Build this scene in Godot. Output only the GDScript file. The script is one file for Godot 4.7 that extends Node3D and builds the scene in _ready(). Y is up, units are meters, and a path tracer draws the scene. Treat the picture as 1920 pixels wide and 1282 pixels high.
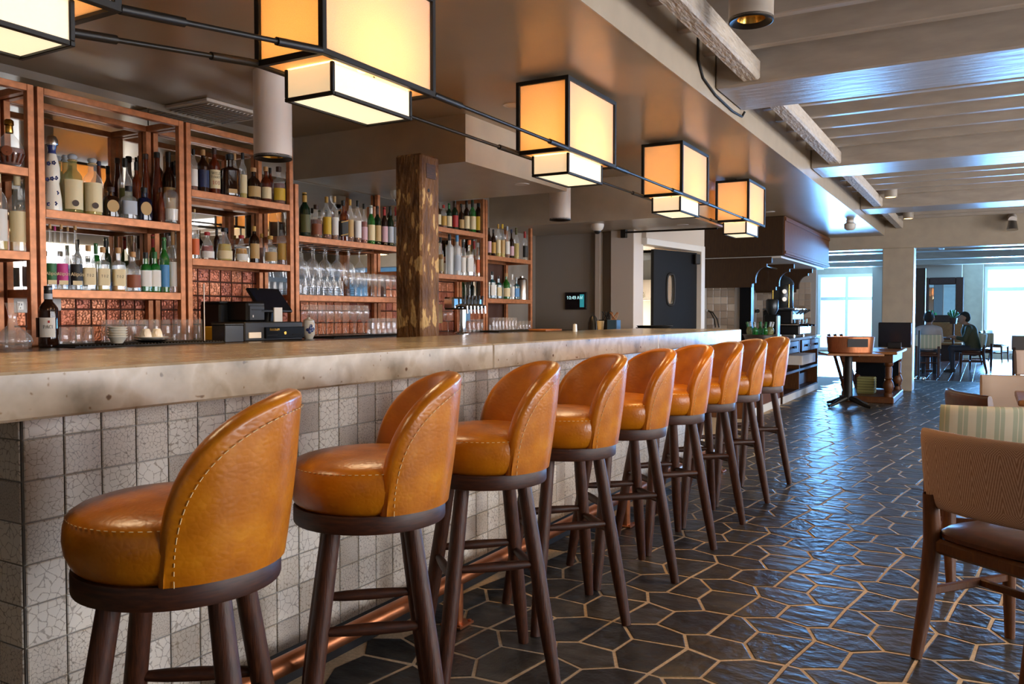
extends Node3D
# Pixel helpers read directions in the 1920x1282 photograph; distances come from the planes that things touch.
const EYE := Vector3(0, 1.25, 0)
const FOC := 1560.0
const YAW := 29.664
const PITCH := -1.8835
var cam_basis := Basis.from_euler(Vector3(deg_to_rad(PITCH), deg_to_rad(YAW), 0))
var M := {}
var meshes := {}
var used := {}
var rng := RandomNumberGenerator.new()

func ray(u, v) -> Vector3:
	return cam_basis * Vector3((u - 960.0) / FOC, (641.0 - v) / FOC, -1.0)
func on_x(u, v, x) -> Vector3:
	var d := ray(u, v)
	return EYE + d * (x / d.x)
func on_z(u, v, z) -> Vector3:
	var d := ray(u, v)
	return EYE + d * (z / d.z)
func on_y(u, v, y) -> Vector3:
	var d := ray(u, v)
	return EYE + d * ((y - EYE.y) / d.y)
func scale_at(p: Vector3) -> float:   # pixels for one metre at a point
	return FOC / ((cam_basis.inverse() * (p - EYE)).z * -1.0)

# ---------- nodes
func numbered(called: String) -> String:
	if not used.has(called):
		used[called] = 0
		return called
	used[called] += 1
	return "%s_%03d" % [called, used[called]]
func tag(o, label, category = "", group = "", kind = ""):
	if label: o.set_meta("label", label)
	if category: o.set_meta("category", category)
	if group: o.set_meta("group", group)
	if kind: o.set_meta("kind", kind)
	return o
func thing(called, label, category, at = Vector3.ZERO, turn = 0.0, group = ""):
	var o := Node3D.new()
	o.name = numbered(called)
	add_child(o)
	o.position = at
	o.rotation.y = turn
	return tag(o, label, category, group)
func part(parent, called, mesh, m, at = Vector3.ZERO, turn = Vector3.ZERO, label = ""):
	var o := MeshInstance3D.new()
	o.mesh = mesh
	o.material_override = m
	o.name = called if parent != self else numbered(called)
	parent.add_child(o, true)
	o.position = at
	o.rotation = turn
	if label: o.set_meta("label", label)
	return o
func single(called, mesh, m, label, category, at = Vector3.ZERO, turn = 0.0, group = ""):
	return tag(part(self, called, mesh, m, at, Vector3(0, turn, 0)), label, category, group)
func struct(called, mesh, m, at = Vector3.ZERO, label = ""):
	return tag(part(self, called, mesh, m, at), label, "", "", "structure")
func copy(o, at, turn, label = "", group = ""):
	var c = o.duplicate()
	c.name = numbered(String(o.name).rstrip("0123456789").trim_suffix("_"))
	add_child(c)
	c.position = at
	c.rotation.y = turn
	if label: c.set_meta("label", label)
	if group: c.set_meta("group", group)
	return c

# ---------- meshes
class Geo:
	var v := PackedVector3Array()
	var n := PackedVector3Array()
	var uv := PackedVector2Array()
	var col := PackedColorArray()
	var ix := PackedInt32Array()
	var tint = null
	func vert(p, nn, t = Vector2.ZERO):
		v.append(p); n.append(nn); uv.append(t)
		if tint != null: col.append(tint)
		return v.size() - 1
	func tri(a, b, c):       # counter-clockwise seen from outside in; stored clockwise
		ix.append(a); ix.append(c); ix.append(b)
	func quad_i(a, b, c, d):
		tri(a, b, c); tri(a, c, d)
	func face(pts, uvs = null):   # flat polygon, counter-clockwise from outside
		var nn = Vector3.ZERO
		for i in pts.size():
			var p = pts[i]
			var q = pts[(i + 1) % pts.size()]
			nn += (p - pts[0]).cross(q - pts[0])
		nn = nn.normalized()
		var first = v.size()
		for i in pts.size():
			var t
			if uvs != null: t = uvs[i]
			else:
				var p = pts[i]
				var a = nn.abs()
				t = Vector2(p.x, -p.y) if a.z >= a.x and a.z >= a.y else (Vector2(p.z, -p.y) if a.x >= a.y else Vector2(p.x, p.z))
			vert(pts[i], nn, t)
		for i in range(1, pts.size() - 1): tri(first, first + i, first + i + 1)
	func face_out(pts, c):
		var nn = Vector3.ZERO
		var mid = Vector3.ZERO
		for i in pts.size():
			nn += (pts[i] - c).cross(pts[(i + 1) % pts.size()] - c)
			mid += pts[i] - c
		if nn.dot(mid) < 0: pts.reverse()
		face(pts)
	func box(c: Vector3, s: Vector3, b := 0.0, basis := Basis()):
		var h = s / 2.0
		b = minf(b, minf(h.x, minf(h.y, h.z)) * 0.9)
		if b <= 0.0:
			for ax in 3:
				for sg in [-1, 1]:
					face_out(_quad(c, h, ax, sg, 0.0, basis), c)
			return
		for ax in 3:
			for sg in [-1, 1]:
				face_out(_quad(c, h, ax, sg, b, basis), c)
		for ax in 3:       # edges along axis ax
			var a1 = (ax + 1) % 3
			var a2 = (ax + 2) % 3
			for s1 in [-1, 1]:
				for s2 in [-1, 1]:
					var p = []
					for k in 4:
						var q = Vector3.ZERO
						q[ax] = (h[ax] - b) * (1 if k in [1, 2] else -1)
						q[a1] = s1 * (h[a1] - (0.0 if k in [0, 1] else b))
						q[a2] = s2 * (h[a2] - (b if k in [0, 1] else 0.0))
						p.append(c + basis * q)
					face_out(p, c)
		for sx in [-1, 1]:
			for sy in [-1, 1]:
				for sz in [-1, 1]:
					var p = [c + basis * Vector3(sx * h.x, sy * (h.y - b), sz * (h.z - b)), c + basis * Vector3(sx * (h.x - b), sy * h.y, sz * (h.z - b)), c + basis * Vector3(sx * (h.x - b), sy * (h.y - b), sz * h.z)]
					face_out(p, c)
	func _quad(c, h, ax, sg, b, basis):
		var a1 = (ax + 1) % 3
		var a2 = (ax + 2) % 3
		var p = []
		for k in [[-1, -1], [1, -1], [1, 1], [-1, 1]]:
			var q = Vector3.ZERO
			q[ax] = sg * h[ax]
			q[a1] = k[0] * (h[a1] - b)
			q[a2] = k[1] * (h[a2] - b)
			p.append(c + basis * q)
		if sg < 0: p.reverse()
		return p
	func lathe(prof, seg := 24, at := Vector3.ZERO, a0 := 0.0, a1 := TAU, basis := Basis(), sq := 0.0):
		# prof: Vector2(radius, height) from bottom to top along the outside
		var m = prof.size()
		var sn = []
		for i in m - 1:
			var d = prof[i + 1] - prof[i]
			sn.append(Vector2(d.y, -d.x).normalized() if d.length() > 1e-7 else Vector2(1, 0))
		var length = 0.0
		for i in m - 1:
			if (prof[i + 1] - prof[i]).length() < 1e-7: continue
			var na = sn[i]
			var nb = sn[i]
			if i > 0 and sn[i - 1].dot(sn[i]) > 0.7: na = (sn[i - 1] + sn[i]).normalized()
			if i < m - 2 and sn[i + 1].dot(sn[i]) > 0.7: nb = (sn[i + 1] + sn[i]).normalized()
			var first = v.size()
			var l2 = length + (prof[i + 1] - prof[i]).length()
			for k in seg + 1:
				var a = lerpf(a0, a1, float(k) / seg)
				var cs = cos(a)
				var sn2 = sin(a)
				var rad = 1.0
				if sq > 0.0: rad = 1.0 / pow(pow(absf(cs), sq) + pow(absf(sn2), sq), 1.0 / sq)
				var dn = Vector2(cs, sn2)
				if sq > 0.0: dn = Vector2(signf(cs) * pow(absf(cs), sq - 1.0), signf(sn2) * pow(absf(sn2), sq - 1.0)).normalized()
				vert(at + basis * Vector3(prof[i].x * cs * rad, prof[i].y, prof[i].x * sn2 * rad), basis * Vector3(na.x * dn.x, na.y, na.x * dn.y), Vector2(float(k) / seg, -length))
				vert(at + basis * Vector3(prof[i + 1].x * cs * rad, prof[i + 1].y, prof[i + 1].x * sn2 * rad), basis * Vector3(nb.x * dn.x, nb.y, nb.x * dn.y), Vector2(float(k) / seg, -l2))
			for k in seg:
				var o = first + 2 * k
				quad_i(o, o + 1, o + 3, o + 2)
			length = l2
	func limb(p0: Vector3, p1: Vector3, r0: float, r1: float, seg := 10, mid := -1.0):
		var y = (p1 - p0).normalized()
		var x = y.cross(Vector3(0, 0, 1) if absf(y.z) < 0.9 else Vector3(1, 0, 0)).normalized()
		var l = (p1 - p0).length()
		var pr = [Vector2(0, 0), Vector2(r0, 0)]
		if mid > 0.0: pr += [Vector2(lerpf(r0, mid, 0.8), l * 0.25), Vector2(mid, l * 0.5), Vector2(lerpf(r1, mid, 0.7), l * 0.75)]
		pr += [Vector2(r1, l), Vector2(0, l)]
		lathe(pr, seg, p0, 0.0, TAU, Basis(x, y, x.cross(y)))
	func tube(pts, r, seg := 8, closed := false):
		var k = pts.size()
		var rings = []
		var up = Vector3.UP
		for i in k:
			var a = pts[(i - 1 + k) % k] if closed or i > 0 else pts[i]
			var b = pts[(i + 1) % k] if closed or i < k - 1 else pts[i]
			var t = (b - a).normalized()
			if absf(t.dot(up)) > 0.95: up = Vector3(1, 0, 0.1).normalized()
			var x = t.cross(up).normalized()
			var y = x.cross(t).normalized()
			up = y
			var first = v.size()
			for j in seg + 1:
				var an = TAU * j / seg
				var d = x * cos(an) + y * sin(an)
				vert(pts[i] + d * (r[i] if r is Array else r), d, Vector2(float(j) / seg, i * 0.1))
			rings.append(first)
		for i in (k if closed else k - 1):
			for j in seg:
				var a = rings[i] + j
				var b = rings[(i + 1) % k] + j
				quad_i(a, b, b + 1, a + 1)
	func prism(poly, d0: float, d1: float, basis := Basis(), at := Vector3.ZERO):   # poly Vector2 in the basis' x-y, counter-clockwise; depth along its z
		var p = PackedVector2Array(poly)
		if Geometry2D.is_polygon_clockwise(p): p.reverse()
		# is_polygon_clockwise uses y up
		var ar = 0.0
		for i in p.size(): ar += p[i].cross(p[(i + 1) % p.size()])
		if ar < 0: p.reverse()
		var t = Geometry2D.triangulate_polygon(p)
		for side in 2:
			var first = v.size()
			for q in p: vert(at + basis * Vector3(q.x, q.y, d1 if side else d0), basis * Vector3(0, 0, 1 if side else -1), Vector2(q.x, -q.y))
			for i in range(0, t.size(), 3):
				var a = p[t[i]]
				var b = p[t[i + 1]]
				var c = p[t[i + 2]]
				var ccw = (b - a).cross(c - a) > 0
				if ccw == (side == 1): tri(first + t[i], first + t[i + 1], first + t[i + 2])
				else: tri(first + t[i], first + t[i + 2], first + t[i + 1])
		for i in p.size():
			var a = p[i]
			var b = p[(i + 1) % p.size()]
			face([at + basis * Vector3(a.x, a.y, d0), at + basis * Vector3(b.x, b.y, d0), at + basis * Vector3(b.x, b.y, d1), at + basis * Vector3(a.x, a.y, d1)])
	func sheet(rows, closed_u := false):   # rows of points, smooth
		var h = rows.size()
		var w = rows[0].size()
		var first = v.size()
		for j in h:
			for i in w:
				var l = rows[j][(i - 1 + w) % w] if closed_u or i > 0 else rows[j][i]
				var r = rows[j][(i + 1) % w] if closed_u or i < w - 1 else rows[j][i]
				var d = rows[maxi(j - 1, 0)][i]
				var u = rows[mini(j + 1, h - 1)][i]
				var nn = (r - l).cross(u - d)
				vert(rows[j][i], nn.normalized() if nn.length() > 1e-9 else Vector3.UP, Vector2(float(i) / maxi(w - 1, 1), float(j) / maxi(h - 1, 1)))
		for j in h - 1:
			for i in (w if closed_u else w - 1):
				var i2 = (i + 1) % w
				quad_i(first + j * w + i, first + j * w + i2, first + (j + 1) * w + i2, first + (j + 1) * w + i)
	func mesh() -> ArrayMesh:
		var a = []
		a.resize(Mesh.ARRAY_MAX)
		a[Mesh.ARRAY_VERTEX] = v
		a[Mesh.ARRAY_NORMAL] = n
		a[Mesh.ARRAY_TEX_UV] = uv
		if col.size() == v.size(): a[Mesh.ARRAY_COLOR] = col
		a[Mesh.ARRAY_INDEX] = ix
		var m := ArrayMesh.new()
		m.add_surface_from_arrays(Mesh.PRIMITIVE_TRIANGLES, a)
		return m

func bx(s: Vector3, b := 0.004) -> ArrayMesh:     # chamfered box around its centre, shared
	var key = "b%.4f,%.4f,%.4f,%.4f" % [s.x, s.y, s.z, b]
	if not meshes.has(key):
		var g := Geo.new()
		g.box(Vector3.ZERO, s, b)
		meshes[key] = g.mesh()
	return meshes[key]
func span(a: Vector3, b: Vector3, bev := 0.004) -> ArrayMesh:   # box between two corners, in world places
	var g := Geo.new()
	g.box((a + b) / 2.0, (b - a).abs(), bev)
	return g.mesh()
func turned(prof, seg := 24, sq := 0.0) -> ArrayMesh:
	var g := Geo.new()
	g.lathe(prof, seg, Vector3.ZERO, 0.0, TAU, Basis(), sq)
	return g.mesh()
func limb_mesh(p0, p1, r0, r1, seg := 10, mid := -1.0) -> ArrayMesh:
	var g := Geo.new()
	g.limb(p0, p1, r0, r1, seg, mid)
	return g.mesh()
func words(text, size, depth = 0.001, serif = false) -> TextMesh:
	var t := TextMesh.new()
	var f := SystemFont.new()
	f.font_names = PackedStringArray(["Droid Serif" if serif else "Droid Sans"])
	t.font = f
	t.text = text
	t.font_size = 32
	t.pixel_size = size / 32.0
	t.depth = depth
	t.curve_step = 2.0
	return t

# ---------- materials
func noise_tex(type, freq, stops, seed_n, normal := false, octaves := 4, size := 512, extra := {}) -> NoiseTexture2D:
	var n := FastNoiseLite.new()
	n.noise_type = type
	n.frequency = freq
	n.seed = seed_n
	n.fractal_octaves = octaves
	if type == FastNoiseLite.TYPE_CELLULAR:
		n.fractal_type = FastNoiseLite.FRACTAL_NONE
		n.cellular_return_type = extra.get("ret", FastNoiseLite.RETURN_DISTANCE2_SUB)
		n.cellular_jitter = extra.get("jitter", 1.0)
		if extra.has("warp"):
			n.domain_warp_enabled = true
			n.domain_warp_amplitude = extra.warp
			n.domain_warp_frequency = extra.get("warpf", 0.01)
	var t := NoiseTexture2D.new()
	t.width = size
	t.height = size
	t.seamless = true
	t.noise = n
	t.normalize = true
	if stops:
		var g := Gradient.new()
		var off := PackedFloat32Array()
		var cols := PackedColorArray()
		for s in stops:
			off.append(s[0])
			cols.append(s[1] if s[1] is Color else Color(s[1], s[1], s[1]))
		g.offsets = off
		g.colors = cols
		t.color_ramp = g
	if normal:
		t.as_normal_map = true
		t.bump_strength = 4.0
	return t
func mat(called, c, rough := 0.6, metal := 0.0) -> StandardMaterial3D:
	if M.has(called): return M[called]
	var m := StandardMaterial3D.new()
	m.resource_name = called
	m.albedo_color = c if c is Color else Color(c)
	m.roughness = rough
	m.metallic = metal
	M[called] = m
	return m
func glass(called, c, alpha, rough := 0.03) -> StandardMaterial3D:
	var m = mat(called, c, rough)
	m.albedo_color = Color(m.albedo_color, alpha)
	m.transparency = BaseMaterial3D.TRANSPARENCY_ALPHA
	return m
func textured(m, tex, sc, tri := true, bump = null, depth := 0.1, world := false):
	m.albedo_texture = tex
	if bump:
		m.heightmap_enabled = true
		m.heightmap_texture = bump
		m.heightmap_scale = depth
	m.uv1_triplanar = tri
	m.uv1_world_triplanar = world
	m.uv1_scale = sc if sc is Vector3 else Vector3(sc, sc, sc)
	return m
func glow(called, c, e) -> StandardMaterial3D:
	var m = mat(called, c, 0.8)
	m.emission_enabled = true
	m.emission = m.albedo_color
	m.emission_energy_multiplier = e
	return m

func make_materials():
	var S := FastNoiseLite.TYPE_SIMPLEX_SMOOTH
	var P := FastNoiseLite.TYPE_PERLIN
	var C := FastNoiseLite.TYPE_CELLULAR
	# paint
	textured(mat("plaster", "b3a48f", 0.35), noise_tex(S, 0.012, [[0.0, 0.93], [1.0, 1.0]], 3), 0.6, true, null, 0.0, true)
	textured(mat("bar_ceiling", "a08c72", 0.3), noise_tex(S, 0.006, [[0.0, 0.94], [1.0, 1.0]], 5), 0.4, true, null, 0.0, true)
	textured(mat("beam_paint", "b2a596", 0.34), noise_tex(S, 0.02, [[0.0, 0.9], [1.0, 1.0]], 7), Vector3(0.3, 1.2, 1.2), true, noise_tex(P, 0.03, [[0.0, 0.0], [1.0, 1.0]], 8), 0.15, true)
	textured(mat("rough_timber_paint", "cdbfae", 0.65), noise_tex(P, 0.03, [[0.0, 0.82], [0.45, 0.93], [1.0, 1.0]], 9), Vector3(2, 2, 0.5), true, noise_tex(P, 0.05, [[0.0, 0.0], [1.0, 1.0]], 10), 0.8, true)
	mat("wall_grey", "8d8378", 0.6)
	mat("wall_light", "c4b7a8", 0.6)
	mat("white_paint", "d8d3cb", 0.45)
	# concrete
	var pits = noise_tex(P, 0.11, [[0.0, Color("ffffff")], [0.83, Color("ffffff")], [0.86, Color("b09570")], [0.92, Color("8d6f4c")], [1.0, Color("7d6148")]], 21, false, 1, 512)
	var con = mat("concrete", "bcb09e", 0.22)
	textured(con, noise_tex(S, 0.008, [[0.0, Color("9a917f")], [0.35, Color("d6cdbf")], [0.6, Color("eee5d8")], [0.8, Color("c9bda8")], [1.0, Color("f2e9dc")]], 22, false, 6), 0.9, true, null, 0.0, true)
	con.detail_enabled = true
	con.detail_albedo = pits
	con.detail_blend_mode = BaseMaterial3D.BLEND_MODE_MUL
	con.detail_uv_layer = BaseMaterial3D.DETAIL_UV_1
	# leather
	var le = mat("tan_leather", "ffffff", 0.3)
	textured(le, noise_tex(S, 0.012, [[0.0, Color("9c5604")], [0.4, Color("b46706")], [0.7, Color("be7008")], [1.0, Color("d0881c")]], 31, false, 5), 1.6, true, noise_tex(C, 0.09, [[0.0, 0.0], [1.0, 1.0]], 32, false, 1), 0.06)
	mat("thread", "e6c894", 0.7)
	textured(mat("brown_leather", "5e3115", 0.33), noise_tex(S, 0.02, [[0.0, 0.7], [1.0, 1.0]], 33), 2.0)
	# woods: grain runs along local y
	var grain = noise_tex(P, 0.035, [[0.0, Color("331d10")], [0.4, Color("503018")], [0.6, Color("654024")], [1.0, Color("7e5634")]], 41, false, 4)
	textured(mat("dark_wood", "c4a184", 0.52), grain, Vector3(9, 1.0, 9), true, noise_tex(P, 0.06, [[0.0, 0.0], [1.0, 1.0]], 42), 0.06)
	textured(mat("dark_wood_flat", "ad8a72", 0.52), grain, Vector3(1.2, 8, 1.2))
	var oak = noise_tex(P, 0.03, [[0.0, Color("70401c")], [0.5, Color("8f5a2c")], [1.0, Color("a97440")]], 43, false, 4)
	textured(mat("oak", "ffffff", 0.4), oak, Vector3(6, 0.8, 6))
	textured(mat("oak_flat", "ffffff", 0.4), oak, Vector3(1.0, 6, 6))
	textured(mat("chair_wood", "a08f6c", 0.42), oak, Vector3(7, 1.0, 7))
	textured(mat("hood_wood", "b9ad90", 0.55), oak, Vector3(5, 0.5, 5))
	textured(mat("hood_wood_dark", "63602f", 0.5), oak, Vector3(5, 0.5, 5))
	textured(mat("cabinet_grey", "8d8680", 0.5), oak, Vector3(4, 1, 4))
	# reclaimed post
	var tp = mat("old_timber", "ffffff", 0.75)
	textured(tp, noise_tex(P, 0.012, [[0.0, Color("4a2b14")], [0.36, Color("60401f")], [0.52, Color("75502a")], [0.66, Color("6a4725")], [0.69, Color("a98650")], [0.8, Color("c2a066")], [1.0, Color("94774a")]], 51, false, 6), Vector3(2.4, 0.9, 2.4), true, noise_tex(P, 0.03, [[0.0, 0.0], [1.0, 1.0]], 52), 1.2)
	# metals
	textured(mat("copper", "cf8358", 0.34, 0.85), noise_tex(S, 0.01, [[0.0, 0.82], [1.0, 1.0]], 61), 2.0)
	textured(mat("copper_frame", "cc8558", 0.42, 0.4), noise_tex(S, 0.015, [[0.0, 0.8], [1.0, 1.0]], 62), 2.0)
	for k in 4:
		var ct = mat("copper_tile_%d" % k, ["b87353", "a9634a", "c07c5c", "9c5c49"][k], 0.38, 0.7)
		ct.heightmap_enabled = true
		ct.heightmap_texture = noise_tex(C, 0.05, [[0.0, 0.0], [1.0, 1.0]], 63 + k, false, 1, 256)
		ct.heightmap_scale = 0.3
		ct.uv1_triplanar = true
		ct.uv1_scale = Vector3(4, 4, 4)
	mat("copper_grout", "4a2a1c", 0.7)
	mat("black_metal", "14110f", 0.45, 0.2)
	mat("chrome", "dcdcdc", 0.08, 1.0)
	mat("brushed_steel", "c2c0bc", 0.28, 1.0)
	mat("brass", "c89a4a", 0.22, 1.0)
	mat("mirror", "d5d3cc", 0.02, 1.0)
	mat("white_metal", "d3cbc4", 0.4)
	mat("black_plastic", "0e0e10", 0.38)
	mat("grey_plastic", "2b2d30", 0.45)
	mat("black_rubber", "0b0a0a", 0.65)
	mat("toe_black", "0c0e12", 0.5)
	mat("ceramic_white", "e8e2d2", 0.2)
	mat("ceramic_blue", "28356f", 0.25)
	mat("white_plastic", "cfcac2", 0.45)
	mat("paper", "efe9dc", 0.8)
	mat("navy_screen", "12151f", 0.15)
	mat("black_paint", "0d1015", 0.4).metallic_specular = 0.25
	# slate and grout
	for k in 5:
		var sl = mat("slate_%d" % k, ["454341", "3c3b3b", "4c4946", "353537", "46423c"][k], 0.38)
		textured(sl, noise_tex(P, 0.012, [[0.0, 0.6], [0.5, 0.85], [0.8, 1.0], [1.0, Color(1.0, 0.88, 0.72)]], 71 + k, false, 5), Vector3(1.0 + k * 0.2, 1, 2.2 - k * 0.2), true, noise_tex(P, 0.012 + k * 0.002, [[0.0, 0.0], [1.0, 1.0]], 81 + k, false, 6), 0.5, true)
	textured(mat("grout", "d6bc9a", 0.85), noise_tex(S, 0.05, [[0.0, 0.8], [1.0, 1.0]], 91), 2.0, true, null, 0.0, true)
	textured(mat("plank_floor", "8a5a42", 0.25), oak, Vector3(0.8, 1, 0.5), true, null, 0.0, true)
	# crackle glazed bar tiles
	for k in 5:
		var t = mat("bar_tile_%d" % k, "ffffff", 0.28)
		var hi = Color(["e0d9cc", "d8cfc2", "c4baad", "d2c8b9", "e6dfd3"][k])
		var lo = Color(["a3988a", "968c80", "8c8276", "a0927e", "afa598"][k])
		t.albedo_texture = noise_tex(C, [0.022, 0.036, 0.055, 0.028, 0.018][k], [[0.0, lo], [0.035, lo], [0.075, hi], [1.0, hi]], 101 + k, false, 1, 512, {"warp": 26.0, "warpf": 0.012})
		t.heightmap_enabled = true
		t.heightmap_texture = t.albedo_texture
		t.heightmap_scale = 0.04
	mat("tile_grout", "a8a29a", 0.8)
	for k in 4:
		mat("kitchen_tile_%d" % k, ["b5a390", "a3917f", "c2b3a1", "968676"][k], 0.12)
	# cloth
	textured(mat("shade_linen", "f3e6d2", 0.9), noise_tex(P, 0.12, [[0.0, 0.86], [1.0, 1.0]], 111), Vector3(6, 6, 6))
	M.shade_linen.backlight_enabled = true
	M.shade_linen.backlight = Color("f4e6cc")
	# bottles
	glass("clear_glass", "dfe6e4", 0.12)
	glass("tumbler_glass", "e6e3e0", 0.10)
	glass("olive_glass", "8f8f55", 0.55)
	glass("green_glass", "0f6a22", 0.72)
	glass("dark_green_glass", "0b2413", 0.92)
	glass("amber_glass", "5a1f08", 0.85)
	glass("brown_glass", "241008", 0.94)
	glass("navy_glass", "0d1430", 0.92)
	glass("teal_glass", "1d5560", 0.7)
	glass("frosted_glass", "c9ccca", 0.6, 0.25)
	glass("window_glass", "ffffff", 0.04)
	for q in [["gold_liquid", "c98a12"], ["pale_gold_liquid", "cdb24a"], ["amber_liquid", "7a300c"], ["red_liquid", "8a0f1a"], ["water_liquid", "c9cfcc"]]:
		glass(q[0], q[1], 0.75 if q[0] != "water_liquid" else 0.2)
	for q in [["cream", "dcc99c"], ["white", "dcd8d0"], ["black", "121110"], ["yellow", "d3ab28"], ["gold", "b98f3c"], ["navy", "1b2143"], ["red", "a3201c"], ["orange", "d2622a"], ["green", "2f6a3a"], ["pink", "c0337c"], ["blue", "4a86b8"], ["teal", "1f8c98"], ["tan", "b9955c"], ["copper_brown", "8a4a2a"], ["silver", "a9b0b8"], ["cork", "b98d5a"], ["rose", "c9a0a4"], ["olive", "545020"], ["brown", "3a2012"]]:
		mat("print_" + q[0], q[1], 0.55)

func window_unit(called, at: Vector3, w: float, h: float, facing: float, cols: int, rows: Array, label):
	# frame, mullions and panes around (0,0): bottom centre, in a plane facing its local z
	var o := Node3D.new()
	o.name = called
	add_child(o)
	o.position = at
	o.rotation.y = facing
	tag(o, label, "", "", "structure")
	for s in [-1, 1]:
		part(o, "window_frame", bx(Vector3(0.09, h, 0.12), 0.006), M.white_paint, Vector3(s * (w / 2.0 - 0.045), h / 2.0, 0))
		part(o, "window_frame", bx(Vector3(w - 0.18, 0.09, 0.12), 0.006), M.white_paint, Vector3(0, 0.045 if s < 0 else h - 0.045, 0))
	for k in range(1, cols):
		part(o, "mullion", bx(Vector3(0.08, h - 0.18, 0.08), 0.006), M.white_paint, Vector3(-w / 2.0 + w * k / cols, h / 2.0, 0))
	for r in rows:
		for k in cols:
			part(o, "transom", bx(Vector3(w / cols - 0.09, 0.1, 0.08), 0.006), M.white_paint, Vector3(-w / 2.0 + w * (k + 0.5) / cols, h * r, 0))
	for k in cols:
		part(o, "pane", bx(Vector3(w / cols - 0.07, h - 0.12, 0.008), 0.0), M.window_glass, Vector3(-w / 2.0 + w * (k + 0.5) / cols, h / 2.0, 0))
	return o

func daylight(at: Vector3, look: Vector3, size: Vector2, c: Color, e: float, called: String):
	var l := AreaLight3D.new()
	l.name = called
	add_child(l)
	l.area_size = size
	l.light_color = c
	l.light_energy = e
	l.area_range = 60.0
	l.area_attenuation = 2.0
	l.shadow_enabled = true
	l.look_at_from_position(at, at + look, Vector3.UP)
	return l

# the paving: six shapes in a square cell, measured on the floor
func slate_cell():
	var A = Vector2(0, -0.41); var B = Vector2(-0.378, -0.06); var C = Vector2(-0.31, 0.01); var D = Vector2.ZERO
	var E = Vector2(0.205, -0.195); var F = Vector2(0.227, 0.354); var H = Vector2(0.49, -0.246); var I = Vector2(-0.269, 0.275)
	var J = Vector2(-0.03, 0.42); var K = Vector2(0.478, 0.505)
	var x = Vector2(1, 0)
	var d = Vector2(1, -1)
	return [[A, B, C, D, E], [D, F, B + x, H, E], [C, I, J, F, D], [F, K, I + x, C + x, B + x], [J + d, F + d, K + d, H + x, E + x, A + x], [K + Vector2(0, -1), H, B + x, A + x, J + d, I + d]]

func slate_mesh(poly, r):     # poly in metres round its centre; a riven slab with soft edges
	var p = PackedVector2Array(poly)
	var ar = 0.0
	for i in p.size(): ar += p[i].cross(p[(i + 1) % p.size()])
	if ar > 0: p.reverse()     # x to the right and z towards the eye: clockwise in x-z is counter-clockwise from above
	var k = p.size()
	var g = r
	var rings = []
	var hs = [-0.012, 0.0018, 0.003]
	var ins = [0.0065, 0.0065, 0.0105]
	for q in 3:
		var ring = []
		for i in k:
			var a = p[(i - 1 + k) % k]
			var b = p[i]
			var c = p[(i + 1) % k]
			var n1 = Vector2(-(b - a).y, (b - a).x).normalized()
			var n2 = Vector2(-(c - b).y, (c - b).x).normalized()
			var bis = (n1 + n2) / maxf(1.0 + n1.dot(n2), 0.35)
			if bis.dot(-b) < 0: bis = -bis
			ring.append(b + bis * ins[q])
		rings.append([ring, hs[q]])
	return rings

func floor_slates(fl):
	var a = Vector2(0.303, 0.402)
	var b = Vector2(0.404, -0.314)
	var o = Vector2(-1.066, -3.704)
	var cell = slate_cell()
	var list = []
	for i in range(-50, 51):
		for j in range(-50, 51):
			for k in 6:
				var pts = []
				var mid = Vector2.ZERO
				for q in cell[k]:
					var w = o + (q.x + i) * a + (q.y + j) * b
					pts.append(w)
					mid += w
				mid /= pts.size()
				if mid.x < -2.4 or mid.x > 4.6 or mid.y > 2.6 or mid.y < -17.6: continue
				if mid.x < -2.02 and mid.y > -6.7: continue
				# what the photograph shows of it
				var d = cam_basis.inverse() * (Vector3(mid.x, 0, mid.y) - EYE)
				var seen = d.z < -0.3
				var size = 0.0
				if seen:
					var u = 960.0 + FOC * d.x / -d.z
					var v = 641.0 - FOC * d.y / -d.z
					if u > -60 and u < 1980 and v < 1340: size = 1.0 / d.length()
				list.append([size, pts, mid, k])
	list.sort_custom(func(p, q): return p[0] > q[0])
	var rest := Geo.new()
	var near = {}
	var n = 0
	for e in list:
		var alone = n < 300 and e[0] > 0.0
		var g = Geo.new() if alone else rest
		var tilt = Vector2(rng.randf_range(-1, 1), rng.randf_range(-1, 1)) * 0.009
		var lift = rng.randf_range(-0.0006, 0.0006)
		var rel = []
		for q in e[1]: rel.append(q - e[2])
		var rings = slate_mesh(rel, 0)
		var base = Vector3.ZERO if alone else Vector3(e[2].x, 0, e[2].y)
		var lines = []
		for r in rings:
			var ln = []
			for q in r[0]: ln.append(base + Vector3(q.x, r[1] + (lift + q.dot(tilt) if r[1] >= 0.0 else 0.0) - 0.0032, q.y))
			lines.append(ln)
		var k = rel.size()
		for q in 2:
			for i in k:
				g.face([lines[q][i], lines[q][(i + 1) % k], lines[q + 1][(i + 1) % k], lines[q + 1][i]])
		g.face(lines[2].duplicate())
		if alone:
			part(fl, "slate_tile", g.mesh(), M["slate_%d" % rng.randi_range(0, 4)], Vector3(e[2].x, 0, e[2].y))
			n += 1
	var o2 = part(fl, "slate_paving", rest.mesh(), M.slate_0)
	o2.set_meta("kind", "stuff")
	o2.set_meta("label", "dark slate paving stones farther along the floor")

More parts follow.
